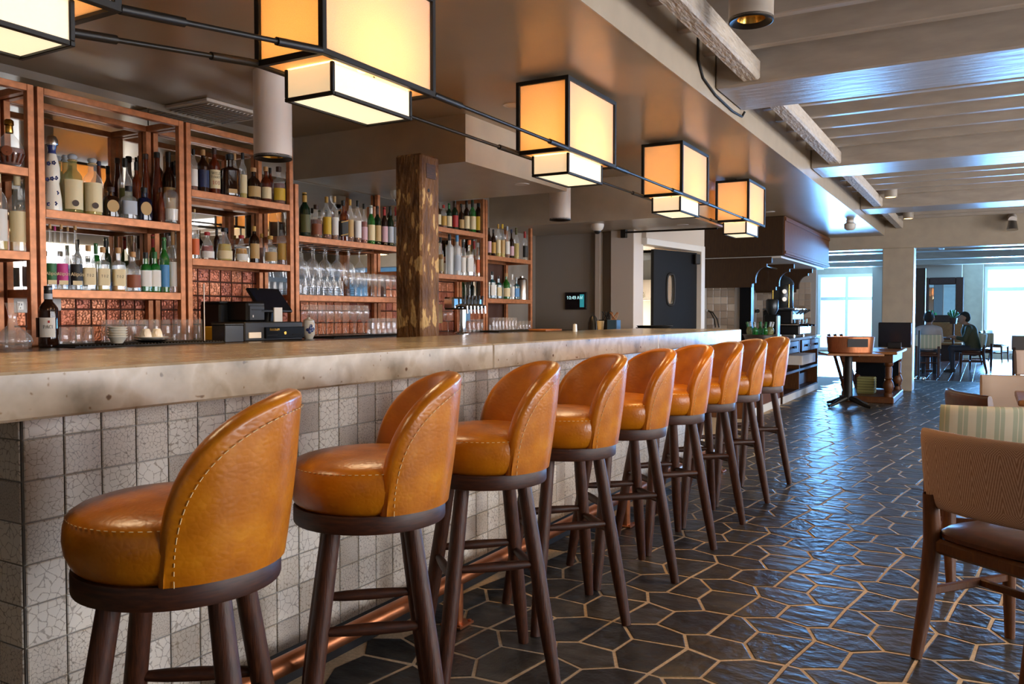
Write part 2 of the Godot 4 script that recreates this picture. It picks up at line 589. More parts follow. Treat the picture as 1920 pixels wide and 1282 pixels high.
func _ready():
	rng.seed = 7
	# ---- camera, sky, large lights, exposure
	var cam := Camera3D.new()
	cam.name = "camera"
	cam.fov = rad_to_deg(2.0 * atan(641.0 / FOC))
	cam.keep_aspect = Camera3D.KEEP_HEIGHT
	cam.near = 0.05
	cam.far = 200.0
	add_child(cam)
	cam.position = EYE
	cam.basis = cam_basis
	var env := Environment.new()
	env.background_mode = Environment.BG_COLOR
	env.background_color = Color(0.52, 0.75, 1.0)
	env.background_energy_multiplier = 7.0
	env.tonemap_mode = Environment.TONE_MAPPER_LINEAR
	env.tonemap_exposure = 1.36
	env.sdfgi_enabled = true
	env.ssao_enabled = true
	env.ssil_enabled = true
	var we := WorldEnvironment.new()
	we.name = "world_environment"
	we.environment = env
	add_child(we)
	var cool := Color(0.45, 0.72, 1.0)
	var day := Color(1.0, 0.935, 0.85)
	for z in RIGHT_WINDOWS: daylight(Vector3(4.5, 1.5, z), Vector3(-1, 0, 0), Vector2(2.1, 1.85), day, 12.0, "daylight_side_window")
	daylight(Vector3(1.7, 1.35, -27.3), Vector3(0, 0, 1), Vector2(3.4, 2.4), cool, 140.0, "daylight_far_window")
	daylight(Vector3(-3.75, 1.35, -27.3), Vector3(0, 0, 1), Vector2(1.6, 2.3), cool, 70.0, "daylight_far_window")
	make_materials()
	build_shell()
	build_bar()
	build_stools()
	build_lanterns()
	build_back_bar()
	build_bottles()
	build_counter_things()
	build_ceiling_things()
	build_kitchen_side()
	build_station()
	build_far_room()
	build_right_tables()

const RIGHT_WINDOWS := [-2.2, -5.4, -8.6, -11.8]

func build_shell():
	var fl = struct("floor", span(Vector3(-4.6, -0.1, 3.0), Vector3(4.75, -0.0022, -17.7), 0.0), M.grout, Vector3.ZERO, "floor of dark slate paving with tan grout joints")
	floor_slates(fl)
	var pf = Node3D.new()
	pf.name = "floor_planks"
	add_child(pf)
	tag(pf, "reddish wood plank floor of the room beyond the column", "", "", "structure")
	for k in 60:
		var x = -7.0 + k * 0.2
		part(pf, "plank", bx(Vector3(0.197, 0.1, 9.9), 0.002), M.plank_floor, Vector3(x + 0.1, -0.05, -22.65))
	# walls
	struct("wall_left", span(Vector3(-4.6, 0, 3.0), Vector3(-4.45, 2.55, -8.35), 0.0), M.wall_grey, Vector3.ZERO, "wall behind the bar shelves")
	struct("wall_end", span(Vector3(-4.6, 0, -8.35), Vector3(-3.22, 2.2, -8.5), 0.0), M.wall_grey, Vector3.ZERO, "grey wall beside the shelves with a small wall screen")
	struct("trim_1", span(Vector3(-3.69, 0, -8.28), Vector3(-3.62, 2.14, -8.36), 0.01), M.wall_light, Vector3.ZERO, "narrow light pilaster on the grey wall")
	struct("trim_2", span(Vector3(-3.475, 0, -8.22), Vector3(-3.215, 2.14, -8.5), 0.004), M.wall_light, Vector3.ZERO, "light pillar beside the kitchen doorway")
	struct("wall_behind", span(Vector3(-4.6, 0, 3.0), Vector3(4.75, 2.95, 3.15), 0.0), M.plaster, Vector3.ZERO, "wall behind the viewer")
	# wall on the right with four windows
	var wr = Node3D.new()
	wr.name = "wall_right"
	add_child(wr)
	tag(wr, "outer wall with tall windows facing the bar", "", "", "structure")
	var edge = 3.0
	for z in RIGHT_WINDOWS:
		part(wr, "pier", span(Vector3(4.6, 0, edge), Vector3(4.75, 2.95, z + 1.05), 0.0), M.plaster)
		part(wr, "sill_wall", span(Vector3(4.6, 0, z + 1.05), Vector3(4.75, 0.55, z - 1.05), 0.0), M.plaster)
		part(wr, "header", span(Vector3(4.6, 2.45, z + 1.05), Vector3(4.75, 2.95, z - 1.05), 0.0), M.plaster)
		edge = z - 1.05
	part(wr, "pier", span(Vector3(4.6, 0, edge), Vector3(4.75, 2.95, -27.6), 0.0), M.plaster)
	for k in 4: window_unit("window_%d" % (k + 1), Vector3(4.68, 0.55, RIGHT_WINDOWS[k]), 2.1, 1.9, -PI / 2, 2, [0.68], "tall side window with white frame")
	# ceiling over the bar with its drops
	var ce = struct("ceiling", span(Vector3(-4.6, 2.55, 3.0), Vector3(-1.485, 2.95, -15.0), 0.0), M.bar_ceiling, Vector3.ZERO, "lowered taupe ceiling over the bar")
	part(ce, "soffit_box", span(Vector3(-4.45, 2.241, -4.57), Vector3(-2.95, 2.555, -6.07), 0.0), M.plaster)
	part(ce, "soffit_box", span(Vector3(-4.6, 2.14, -7.34), Vector3(-2.35, 2.555, -8.5), 0.0), M.plaster)
	part(ce, "soffit_face", span(Vector3(-1.485, 2.548, 3.0), Vector3(-1.477, 2.95, -15.0), 0.0), M.plaster)
	var cb = struct("ceiling_joists", span(Vector3(-1.485, 2.95, 3.0), Vector3(4.75, 3.05, -15.0), 0.0), M.beam_paint, Vector3.ZERO, "painted ceiling with beams and joists over the dining floor")
	var beams = [1.6, -1.7, -5.12, -8.33, -11.9]
	for z in beams:
		part(cb, "beam", bx(Vector3(6.07, 0.31, 0.64), 0.012), M.beam_paint, Vector3(1.56, 2.795, z - 0.32))
	var ends = [3.0, 1.6, -1.7, -5.12, -8.33, -11.9, -15.0]
	for k in 6:
		var z0 = ends[k] - (0.64 if k > 0 else 0.0)
		var z1 = ends[k + 1]
		var n = int((z0 - z1) / 0.42)
		for j in n:
			part(cb, "joist", bx(Vector3(6.1, 0.17, 0.065), 0.006), M.beam_paint, Vector3(1.56, 2.865, z0 - (z0 - z1) * (j + 0.5) / n))
		part(cb, "rough_timber", bx(Vector3(0.11, 0.12, z0 - z1), 0.012), M.rough_timber_paint, Vector3(-1.255, 2.718, (z0 + z1) / 2.0))
	# far opening: lintel, column
	struct("trim_3", span(Vector3(-3.6, 2.33, -15.0), Vector3(4.75, 3.05, -15.3), 0.006), M.plaster, Vector3.ZERO, "painted lintel across the far opening")
	struct("trim_4", span(Vector3(-1.5, 0, -14.98), Vector3(-1.03, 2.34, -15.4), 0.008), M.plaster, Vector3.ZERO, "painted square column under the lintel")
	# far room
	struct("wall_far_side", span(Vector3(-7.15, 0, -15.0), Vector3(-7.0, 2.95, -27.6), 0.0), M.plaster)
	struct("wall_far_return", span(Vector3(-7.15, 0, -15.0), Vector3(-3.45, 3.05, -15.15), 0.0), M.plaster)
	var wf = Node3D.new()
	wf.name = "wall_far"
	add_child(wf)
	tag(wf, "far wall with bright windows", "", "", "structure")
	for q in [[-7.15, -4.6, 0, 2.95], [-2.9, -0.06, 0, 2.95], [-4.6, -2.9, 2.5, 2.95], [-4.6, -2.9, 0, 0.14], [-0.06, 3.5, 2.62, 2.95], [-0.06, 3.5, 0, 0.14], [3.5, 4.75, 0, 2.95]]:
		part(wf, "wall_piece", span(Vector3(q[0], q[2], -27.45), Vector3(q[1], q[3], -27.6), 0.0), M.plaster)
	window_unit("window_5", Vector3(-3.75, 0.14, -27.5), 1.7, 2.36, 0.0, 2, [0.68], "bright far window beyond the coffee station")
	window_unit("window_6", Vector3(1.72, 0.14, -27.5), 3.56, 2.48, 0.0, 3, [0.74], "bright wide far window at the end of the room")
	struct("baseboard_far", span(Vector3(-0.62, 0, -27.1), Vector3(-0.05, 0.2, -27.12), 0.0), M.plaster)
	struct("trim_5", span(Vector3(-0.62, 0, -26.9), Vector3(-0.08, 2.95, -27.46), 0.01), M.plaster, Vector3.ZERO, "light pier between the framed mirror and the wide window")
	var cf = struct("ceiling_far", span(Vector3(-7.15, 2.95, -15.0), Vector3(4.75, 3.05, -27.6), 0.0), M.beam_paint, Vector3.ZERO, "far ceiling with painted beams")
	for z in [-17.6, -20.4, -23.2, -26.0]:
		part(cf, "beam", bx(Vector3(11.7, 0.32, 0.4), 0.012), M.beam_paint, Vector3(-1.2, 2.79, z))
	for z in [-16.4, -18.6, -19.4, -21.4, -22.2, -24.2, -25.0]:
		part(cf, "joist", bx(Vector3(11.7, 0.15, 0.07), 0.006), M.beam_paint, Vector3(-1.2, 2.87, z))
	for z in [-16.3, -19.0]:
		part(cf, "rough_timber", bx(Vector3(0.11, 0.12, 2.2), 0.01), M.rough_timber_paint, Vector3(-0.85, 2.7, z))

# ---------------------------------------------------------------- the bar
func tile_mesh(w, h, k):
	var key = "tile%.3f,%.3f,%d" % [w, h, k]
	if meshes.has(key): return meshes[key]
	var g := Geo.new()
	tile_geo(g, w, h, k, Vector3.ZERO, Basis())
	meshes[key] = g.mesh()
	return meshes[key]
func tile_geo(g, w, h, k, at, basis):      # faces local +z
	var b = 0.0025
	var d = 0.006
	var o = Vector2(fmod(k * 0.37, 1.0), fmod(k * 0.61, 1.0))
	var P = func(x, y, z): return at + basis * Vector3(x, y, z)
	var x = w / 2.0
	var y = h / 2.0
	var s = 0.42
	var rot = k % 4
	var uv = []
	for q in [[0, 0], [1, 0], [1, 1], [0, 1]]:
		var t = Vector2(q[0], q[1] * h / w) * s
		t = t.rotated(rot * PI / 2)
		uv.append(o + t)
	g.face([P.call(-x + b, -y + b, d), P.call(x - b, -y + b, d), P.call(x - b, y - b, d), P.call(-x + b, y - b, d)], uv)
	var lo = [P.call(-x, -y, d - b), P.call(x, -y, d - b), P.call(x, y, d - b), P.call(-x, y, d - b)]
	var hi = [P.call(-x + b, -y + b, d), P.call(x - b, -y + b, d), P.call(x - b, y - b, d), P.call(-x + b, y - b, d)]
	for i in 4:
		var j = (i + 1) % 4
		g.face([lo[i], lo[j], hi[j], hi[i]], [uv[i], uv[j], uv[j], uv[i]])

func build_bar():
	var t = thing("bar_counter", "long bar counter front faced with crackled square tiles", "bar", Vector3(-2.2, 0, -3.9))
	var X = -1.98
	var Z0 = -1.13
	var Z1 = -6.62
	part(t, "core", span(Vector3(X, 0.153, Z0), Vector3(-2.5, 1.03, Z1), 0.0), M.tile_grout, -t.position)
	part(t, "toe_kick", span(Vector3(-2.04, 0.0, Z0 - 0.05), Vector3(-2.5, 0.153, Z1 + 0.05), 0.0), M.toe_black, -t.position)
	var pitch = 0.1005
	var rest := Geo.new()
	var cols = int((Z0 - Z1) / pitch)
	for c in cols:
		for r in 9:
			var y0 = 0.953 - 0.1 * (r - 1) - 0.05 - 0.05
			y0 = 1.003 - 0.1 * r
			var h = 0.097
			if r == 0:
				y0 = 0.99
				h = 0.072
			var k = rng.randi_range(0, 23)
			var p = Vector3(X, y0, Z0 - pitch * (c + 0.5))
			if c < 30:
				part(t, "tile", tile_mesh(0.0975, h, k), M["bar_tile_%d" % rng.randi_range(0, 4)], p - t.position + Vector3(rng.randf_range(0, 0.0012), 0, 0), Vector3(0, PI / 2, 0))
			else:
				tile_geo(rest, 0.0975, h, k, p - t.position, Basis(Vector3.UP, PI / 2))
	var q = part(t, "tile_field", rest.mesh(), M.bar_tile_0)
	q.set_meta("kind", "stuff")
	for c in 3:
		for r in 9:
			var h = 0.097 if r > 0 else 0.072
			var y0 = 1.003 - 0.1 * r if r > 0 else 0.99
			part(t, "tile", tile_mesh(0.0975, h, rng.randi_range(0, 23)), M["bar_tile_%d" % rng.randi_range(0, 4)], Vector3(X - pitch * (c + 0.5), y0, Z0) - t.position)
	# concrete top in three slabs
	var w = thing("concrete_worktop", "thick polished concrete bar top in three slabs", "countertop", Vector3(-2.2, 1.03, -3.9))
	var cuts = [-0.82, -2.87, -4.81, -6.77]
	for k in 3:
		part(w, "slab", span(Vector3(-1.72, 1.03, cuts[k] - 0.0012), Vector3(-2.62, 1.133, cuts[k + 1] + 0.0012), 0.006), M.concrete, -w.position)
	part(w, "seam", span(Vector3(-1.727, 1.034, cuts[1] - 0.002), Vector3(-2.61, 1.1295, cuts[1] + 0.002), 0.0), M.tile_grout, -w.position)
	part(w, "seam", span(Vector3(-1.727, 1.034, cuts[2] - 0.002), Vector3(-2.61, 1.1295, cuts[2] + 0.002), 0.0), M.tile_grout, -w.position)
	# copper foot rail
	var f = thing("foot_rail", "round copper foot rail on short posts along the bar", "foot rail", Vector3(-1.838, 0, -3.9))
	part(f, "tube", limb_mesh(Vector3(0, 0.185, 2.75), Vector3(0, 0.185, -2.7), 0.03, 0.03, 16), M.copper)
	for z in [-0.97, -2.778, -4.592, -6.56]:
		part(f, "post", limb_mesh(Vector3(0, 0.008, z + 3.9), Vector3(0, 0.17, z + 3.9), 0.026, 0.026, 16), M.copper)
		part(f, "base_plate", bx(Vector3(0.1, 0.01, 0.1), 0.002), M.copper, Vector3(0, 0.005, z + 3.9))
		for s in [[-1, -1], [1, -1], [-1, 1], [1, 1]]:
			part(f, "bolt", bx(Vector3(0.012, 0.008, 0.012), 0.002), M.copper, Vector3(s[0] * 0.037, 0.013, z + 3.9 + s[1] * 0.037))

	var ow = on_x(1192, 866, -1.972)
	var ol = thing("bar_outlet", "white outlet plate on the tiled bar front between the middle stools", "outlet", ow)
	part(ol, "plate", bx(Vector3(0.008, 0.115, 0.07), 0.003), M.white_plastic)
	for k in [-1, 1]: part(ol, "socket", bx(Vector3(0.004, 0.032, 0.026), 0.001), M.ceramic_white, Vector3(0.005, k * 0.024, 0))

# ---------------------------------------------------------------- stools: local +z is where the sitter faces
func back_edge(phi, n, hw, hh):
	var c = cos(phi)
	var s = sin(phi)
	return Vector2(hw * signf(c) * pow(absf(c), 2.0 / n), hh * pow(absf(s), 2.0 / n))
func back_point(th, y, inner):
	var k = clampf((y - 0.725) / 0.355, 0.0, 1.05)
	var r = lerpf(0.222, 0.262, k) - inner
	return Vector3(sin(th) * r, y, -cos(th) * r)
func build_stools():
	var hw = deg_to_rad(82.0)
	var hh = 0.343
	var g := Geo.new()
	var N = 44
	var rows = []
	var thick = 0.052
	# rows run from the outer bottom over the rim to the inner bottom
	for i in N + 1:
		var e = back_edge(PI * i / N, 2.5, hw, hh)
		var row = []
		for j in 9: row.append(back_point(e.x, 0.725 + e.y * j / 8.0, 0.0 - 0.004 * sin(PI * j / 8.0)))
		var nrm = Vector2(e.x / hw, e.y / hh)
		nrm = nrm.normalized() if nrm.length() > 0 else Vector2(0, 1)
		for j in range(1, 6):
			var a = PI * j / 6.0
			row.append(back_point(e.x + nrm.x * 0.016 * sin(a) / 0.24, 0.725 + e.y + nrm.y * 0.018 * sin(a), thick * (1.0 - cos(a)) / 2.0))
		for j in 9: row.append(back_point(e.x, 0.725 + e.y * (8 - j) / 8.0, thick + 0.006 * sin(PI * j / 8.0)))
		rows.append(row)
	rows.reverse()
	g.sheet(rows)
	meshes.stool_back = g.mesh()
	var st := Geo.new()
	var line = []
	for i in 161:
		var e = back_edge(PI * i / 160.0, 2.5, hw - 0.085, hh - 0.02)
		line.append(back_point(e.x, 0.725 + e.y, -0.0045))
	dashes(st, line, 0.007, 0.0045, 0.0011)
	meshes.back_stitch = st.mesh()
	meshes.seat = turned([Vector2(0, 0.722), Vector2(0.198, 0.722), Vector2(0.212, 0.735), Vector2(0.223, 0.76), Vector2(0.227, 0.79), Vector2(0.225, 0.815), Vector2(0.22, 0.832), Vector2(0.214, 0.84), Vector2(0.2, 0.849), Vector2(0.17, 0.858), Vector2(0.12, 0.866), Vector2(0.06, 0.87), Vector2(0, 0.871)], 44)
	var ss := Geo.new()
	line = []
	for i in 181:
		var a = deg_to_rad(lerpf(-12.0, 192.0, i / 180.0))
		line.append(Vector3(cos(a) * 0.2195, 0.8355, sin(a) * 0.2195))
	dashes(ss, line, 0.007, 0.0045, 0.0011)
	meshes.seat_stitch = ss.mesh()
	meshes.stool_ring = turned([Vector2(0, 0.675), Vector2(0.206, 0.675), Vector2(0.211, 0.677), Vector2(0.213, 0.682), Vector2(0.213, 0.719), Vector2(0.211, 0.724), Vector2(0.2, 0.725), Vector2(0, 0.725)], 48)
	var zs = [-1.2, -1.845, -2.475, -3.1, -3.72, -4.34, -4.97, -5.6, -6.33]
	var turn = [-9, -3, 0, 2, -1, 2, -2, 1, -3]
	var label = ["tan leather bar stool at the open end of the bar beside the bare tiled corner", "second tan leather bar stool from the open end of the bar", "third tan leather bar stool from the open end of the bar", "fourth tan leather bar stool from the open end of the bar", "middle tan leather bar stool, fifth of nine along the bar", "fourth tan leather bar stool from the coffee station end of the bar", "third tan leather bar stool from the coffee station end of the bar", "second tan leather bar stool from the coffee station end of the bar", "last tan leather bar stool, at the coffee station end of the bar"]
	var first
	for i in 9:
		# square base stands diamond-wise to the bar; the sitter faces the bar and the open end
		var dirn = deg_to_rad(-45.0 + turn[i])
		var at = Vector3(-1.515, 0, zs[i])
		if i == 0:
			first = make_stool(at, dirn)
			tag(first, label[0], "bar stool", "row of leather bar stools")
		else: copy(first, at, dirn, label[i])
func dashes(g, line, long, gap, r):
	var run = 0.0
	var cur = [line[0]]
	var on = true
	for i in range(1, line.size()):
		var seg = line[i].distance_to(line[i - 1])
		run += seg
		if on: cur.append(line[i])
		if on and run >= long:
			if cur.size() > 1: g.tube(cur, r, 4)
			on = false
			run = 0.0
		elif not on and run >= gap:
			on = true
			run = 0.0
			cur = [line[i]]
func make_stool(at, turn):
	var t = thing("bar_stool", "", "bar stool", at, turn)
	var seat = part(t, "seat", meshes.seat, M.tan_leather)
	part(seat, "stitching", meshes.seat_stitch, M.thread)
	var back = part(t, "backrest", meshes.stool_back, M.tan_leather)
	part(back, "stitching", meshes.back_stitch, M.thread)
	part(t, "seat_base", meshes.stool_ring, M.dark_wood_flat)
	var top = []
	var foot = []
	for k in 4:
		var a = PI / 4 + k * PI / 2
		top.append(Vector3(cos(a) * 0.15, 0.68, sin(a) * 0.15))
		foot.append(Vector3(cos(a) * 0.275, 0, sin(a) * 0.275))
	for k in 4: part(t, "leg", limb_mesh(foot[k], top[k], 0.019, 0.024, 14, 0.0265), M.dark_wood)
	for k in 4:
		var f = (0.375 if k % 2 == 0 else 0.405) / 0.68
		part(t, "stretcher", limb_mesh(foot[k].lerp(top[k], f), foot[(k + 1) % 4].lerp(top[(k + 1) % 4], f), 0.011, 0.011, 10, 0.0175), M.dark_wood_flat)
	return t

# ---------------------------------------------------------------- lanterns
const LX0 := -2.26
const LX1 := -1.96
const LYT := 2.515
const LYB := 2.139
func frame_bar(parent, a: Vector3, b: Vector3, w = 0.022):
	part(parent, "frame_bar", bx((b - a).abs() + Vector3(w, w, w), 0.002), M.black_metal, (a + b) / 2.0)
func panel(parent, called, a: Vector3, b: Vector3, m):
	var d = (b - a).abs()
	for k in 3: d[k] = maxf(d[k], 0.003)
	return part(parent, called, bx(d, 0.0), m, (a + b) / 2.0)
func make_lantern(at):
	var t = thing("pendant_lantern", "", "lantern", at)
	var w = (LX1 - LX0) / 2.0
	var l = 0.32
	var h = LYT - LYB
	# upper box: origin at centre of its lower frame
	for y in [0.0, h]:
		for s in [-1, 1]:
			frame_bar(t, Vector3(-w, y, s * l), Vector3(w, y, s * l))
			frame_bar(t, Vector3(s * w, y, -l + 0.018), Vector3(s * w, y, l - 0.018))
	for sx in [-1, 1]:
		for sz in [-1, 1]: frame_bar(t, Vector3(sx * w, 0.018, sz * l), Vector3(sx * w, h - 0.018, sz * l))
	for s in [-1, 1]:
		panel(t, "shade", Vector3(-w, 0, s * (l - 0.004)), Vector3(w, h, s * (l - 0.004)), M.shade_linen)
		panel(t, "shade", Vector3(s * (w - 0.004), 0, -l), Vector3(s * (w - 0.004), h, l), M.shade_linen)
	panel(t, "shade_top", Vector3(-w, h + 0.004, -l), Vector3(w, h + 0.004, l), M.white_metal)
	# lower small box
	var w2 = 0.108
	var l2 = 0.225
	var d = -0.112
	for s in [-1, 1]:
		panel(t, "lower_shade", Vector3(-w2, d, s * l2), Vector3(w2, -0.006, s * l2), M.lower_glow)
		panel(t, "lower_shade", Vector3(s * w2, d, -l2), Vector3(s * w2, -0.006, l2), M.lower_glow)
		frame_bar(t, Vector3(-w2, d, s * l2), Vector3(w2, d, s * l2), 0.014)
		frame_bar(t, Vector3(s * w2, d, -l2 + 0.014), Vector3(s * w2, d, l2 - 0.014), 0.014)
		for q in [-1, 1]: frame_bar(t, Vector3(s * w2, d + 0.014, q * l2), Vector3(s * w2, -0.01, q * l2), 0.014)
		panel(t, "shade_rim", Vector3(-w, 0.002, s * (l2 + (l - l2) / 2) - (l - l2) / 2), Vector3(w, 0.002, s * (l2 + (l - l2) / 2) + (l - l2) / 2), M.shade_linen)
		panel(t, "shade_rim", Vector3(s * (w2 + (w - w2) / 2) - (w - w2) / 2, 0.002, -l2), Vector3(s * (w2 + (w - w2) / 2) + (w - w2) / 2, 0.002, l2), M.shade_linen)
	panel(t, "diffuser", Vector3(-w2, d + 0.002, -l2), Vector3(w2, d + 0.002, l2), M.diffuser_glow)
	for s in [-1, 1]:
		part(t, "ceiling_stem", limb_mesh(Vector3(0, h, s * 0.2), Vector3(0, 2.55 - LYB - (0.002 if at.z < -1.5 else -0.098), s * 0.2), 0.01, 0.01, 8), M.black_metal)
		part(t, "lamp_bulb", turned([Vector2(0, -0.04), Vector2(0.02, -0.035), Vector2(0.032, 0), Vector2(0.022, 0.03), Vector2(0.013, 0.05), Vector2(0, 0.055)], 12), M.bulb_glow, Vector3(0, 0.085, s * 0.07))
	return t
func build_lanterns():
	glow("lower_glow", "fff0da", 1.0).emission = Color(1.0, 0.88, 0.68)
	M.lower_glow.emission_energy_multiplier = 0.45
	glow("diffuser_glow", "fff0d0", 1.0).emission = Color(1.0, 0.92, 0.76)
	M.diffuser_glow.emission_energy_multiplier = 0.75
	glow("bulb_glow", "ffd9a0", 4.0)
	var zc = [-1.06, -2.47, -4.36, -6.28, -8.25]
	var label = ["box lantern nearest the open end of the bar on black rails", "second linen box lantern over the bar, above the second bar stool", "third linen box lantern over the bar, beside the dropped ceiling box", "fourth linen box lantern along the black rails", "last linen box lantern on the rails, in front of the wood hood"]
	var first
	for i in 5:
		var at = Vector3((LX0 + LX1) / 2.0, LYB - (0.1 if i == 0 else 0.0), zc[i])
		if i == 0:
			first = make_lantern(at)
			tag(first, label[0], "lantern", "linen box lanterns over the bar")
		else: copy(first, at, 0.0, label[i])
		for s in [-1, 1]:
			var o := OmniLight3D.new()
			o.name = "lantern_bulb_light"
			add_child(o, true)
			o.position = at + Vector3(0, 0.085, s * 0.07)
			o.light_color = Color(1.0, 0.84, 0.62)
			o.light_energy = 0.17
			o.light_size = 0.045
			o.omni_range = 30.0
			o.omni_attenuation = 2.0
			o.shadow_enabled = true
		var a = daylight(at + Vector3(0, -0.125, 0), Vector3(0, -1, 0.0001), Vector2(0.2, 0.43), Color(1.0, 0.87, 0.68), 0.5, "lantern_down_light_%d" % i)
	for s in 2:
		var x = LX1 if s else LX0
		var r = thing("lantern_rail", "thin black steel rail along the outer edge of the lanterns" if s else "thin black steel rail along the shelf side of the lanterns", "rail", Vector3(x, LYB, -4.4), 0.0, "lantern rails")
		for i in 4:
			var a = zc[i] - 0.33
			var b = zc[i + 1] + 0.33
			var ya = -0.1 if i == 0 else 0.0
			part(r, "rod", limb_mesh(Vector3(0, ya, a + 4.4), Vector3(0, 0, b + 4.4), 0.0085, 0.0085, 8), M.black_metal)
			part(r, "sleeve", limb_mesh(Vector3(0, ya, a + 4.4), Vector3(0, lerpf(ya, 0.0, 0.2 / (a - b)), a - 0.2 + 4.4), 0.014, 0.014, 8), M.black_metal)
			part(r, "sleeve", limb_mesh(Vector3(0, lerpf(0.0, ya, 0.2 / (a - b)), b + 0.2 + 4.4), Vector3(0, 0, b + 4.4), 0.014, 0.014, 8), M.black_metal)

# ---------------------------------------------------------------- back bar
const SX := -4.1
func build_back_bar():
	var bc = thing("back_counter", "dark stone back counter under the copper shelves", "counter", Vector3(-3.95, 0, -3.0))
	part(bc, "cabinet_body", span(Vector3(-3.55, 0.0, 2.9), Vector3(-4.42, 1.05, -8.2), 0.0), M.black_paint, -bc.position)
	part(bc, "worktop", span(Vector3(-3.48, 1.05, 2.95), Vector3(-4.42, 1.09, -8.22), 0.004), mat("dark_stone", "3b332b", 0.25), -bc.position)
	# copper tiles and mirror on the wall
	var wt = Node3D.new()
	wt.name = "wall_tiling"
	add_child(wt)
	tag(wt, "hammered copper tiles on the wall under the shelves", "", "", "structure")
	part(wt, "backing", span(Vector3(-4.45, 1.09, -1.5), Vector3(-4.44, 1.78, -7.64), 0.0), M.copper_grout)
	var pit = 0.0925
	for c in 66:
		var z = -1.55 - pit * (c + 0.5)
		var rows = 3
		if (z < -3.33 and z > -4.2) or (z < -5.6 and z > -6.7): rows = 5
		if z < -7.2: rows = 0
		for r in rows:
			part(wt, "tile", bx(Vector3(0.008, 0.086, 0.086), 0.003), M["copper_tile_%d" % rng.randi_range(0, 3)], Vector3(-4.437, 1.095 + pit * (r + 0.5), z), Vector3(rng.randf_range(-0.01, 0.01), 0, rng.randf_range(-0.015, 0.015)))
	var mz = [[-1.55, -2.44, 1.38, "cognac decanter shelves"], [-2.44, -3.325, 1.38, "shelves over the white bowls"], [-3.325, -4.21, 1.57, "shelves over the register"], [-4.21, -5.46, 1.38, "shelves over the stemware"], [-5.46, -6.7, 1.57, "shelves over the beer tap"], [-6.7, -7.2, 1.4, "shelves beside the grey wall"]]
	for q in mz:
		single("wall_mirror", span(Vector3(-4.441, q[2], q[0] - 0.004), Vector3(-4.431, 2.235 if q[0] < -4.2 else 2.5, q[1] + 0.004), 0.0), M.mirror, "mirror panel behind the " + q[3], "mirror", Vector3.ZERO, 0.0, "mirror panels behind the shelves")
	# shelf units
	var units = [
		[-1.55, -2.432, 2.38, [1.97, 1.56], "copper shelf unit holding the amber decanter with gold neck"],
		[-2.448, -3.315, 2.38, [1.779, 1.378], "copper shelf unit above the stacked white bowls"],
		[-3.331, -4.2, 2.38, [1.992, 1.586], "copper shelf unit above the black cash register"],
		[-4.216, -5.45, 2.14, [1.793, 1.387], "copper shelf unit holding racks of glasses beside the timber post"],
		[-5.466, -6.69, 2.33, [2.008, 1.604], "copper shelf unit above the beer tap"],
		[-6.706, -7.63, 2.33, [1.812, 1.404], "copper shelf unit at the end beside the grey wall"]]
	for u in units:
		var z0 = u[0]
		var z1 = u[1]
		var t = thing("copper_shelf", u[4], "shelf", Vector3(-4.25, 1.09, (z0 + z1) / 2.0), 0.0, "copper back bar shelves")
		var p = t.position
		var s = 0.034
		for x in [SX - s / 2.0, -4.41]:
			for z in [z0 - s / 2.0, z1 + s / 2.0]:
				part(t, "post", bx(Vector3(s, u[2] - 1.09, s), 0.002), M.copper_frame, Vector3(x, (u[2] + 1.09) / 2.0, z) - p)
		var w = z0 - z1 - 2 * s
		var zc = (z0 + z1) / 2.0
		for x in ([SX - s / 2.0, -4.41] if z0 > -4.21 else []):
			part(t, "top_rail", bx(Vector3(s, 0.034, w), 0.002), M.copper_frame, Vector3(x, u[2] - 0.017, zc) - p)
		for z in ([z0 - s / 2.0, z1 + s / 2.0] if z0 > -4.21 else ([z1 + s / 2.0] if z0 < -5.46 else [])):
			part(t, "top_rail", bx(Vector3(0.276, 0.034, s), 0.002), M.copper_frame, Vector3(-4.2555, u[2] - 0.017, z) - p)
		for y in u[3]:
			for x in [SX - s / 2.0, -4.41]:
				part(t, "shelf_rail", bx(Vector3(s, 0.042, w), 0.002), M.copper_frame, Vector3(x, y - 0.021, zc) - p)
			for z in [z0 - s / 2.0, z1 + s / 2.0]:
				part(t, "shelf_rail", bx(Vector3(0.276, 0.042, s), 0.002), M.copper_frame, Vector3(-4.2555, y - 0.021, z) - p)
			part(t, "shelf_board", bx(Vector3(0.276, 0.018, w), 0.001), mat("smoked_board", "3a2a20", 0.12), Vector3(-4.2555, y - 0.0115, zc) - p)

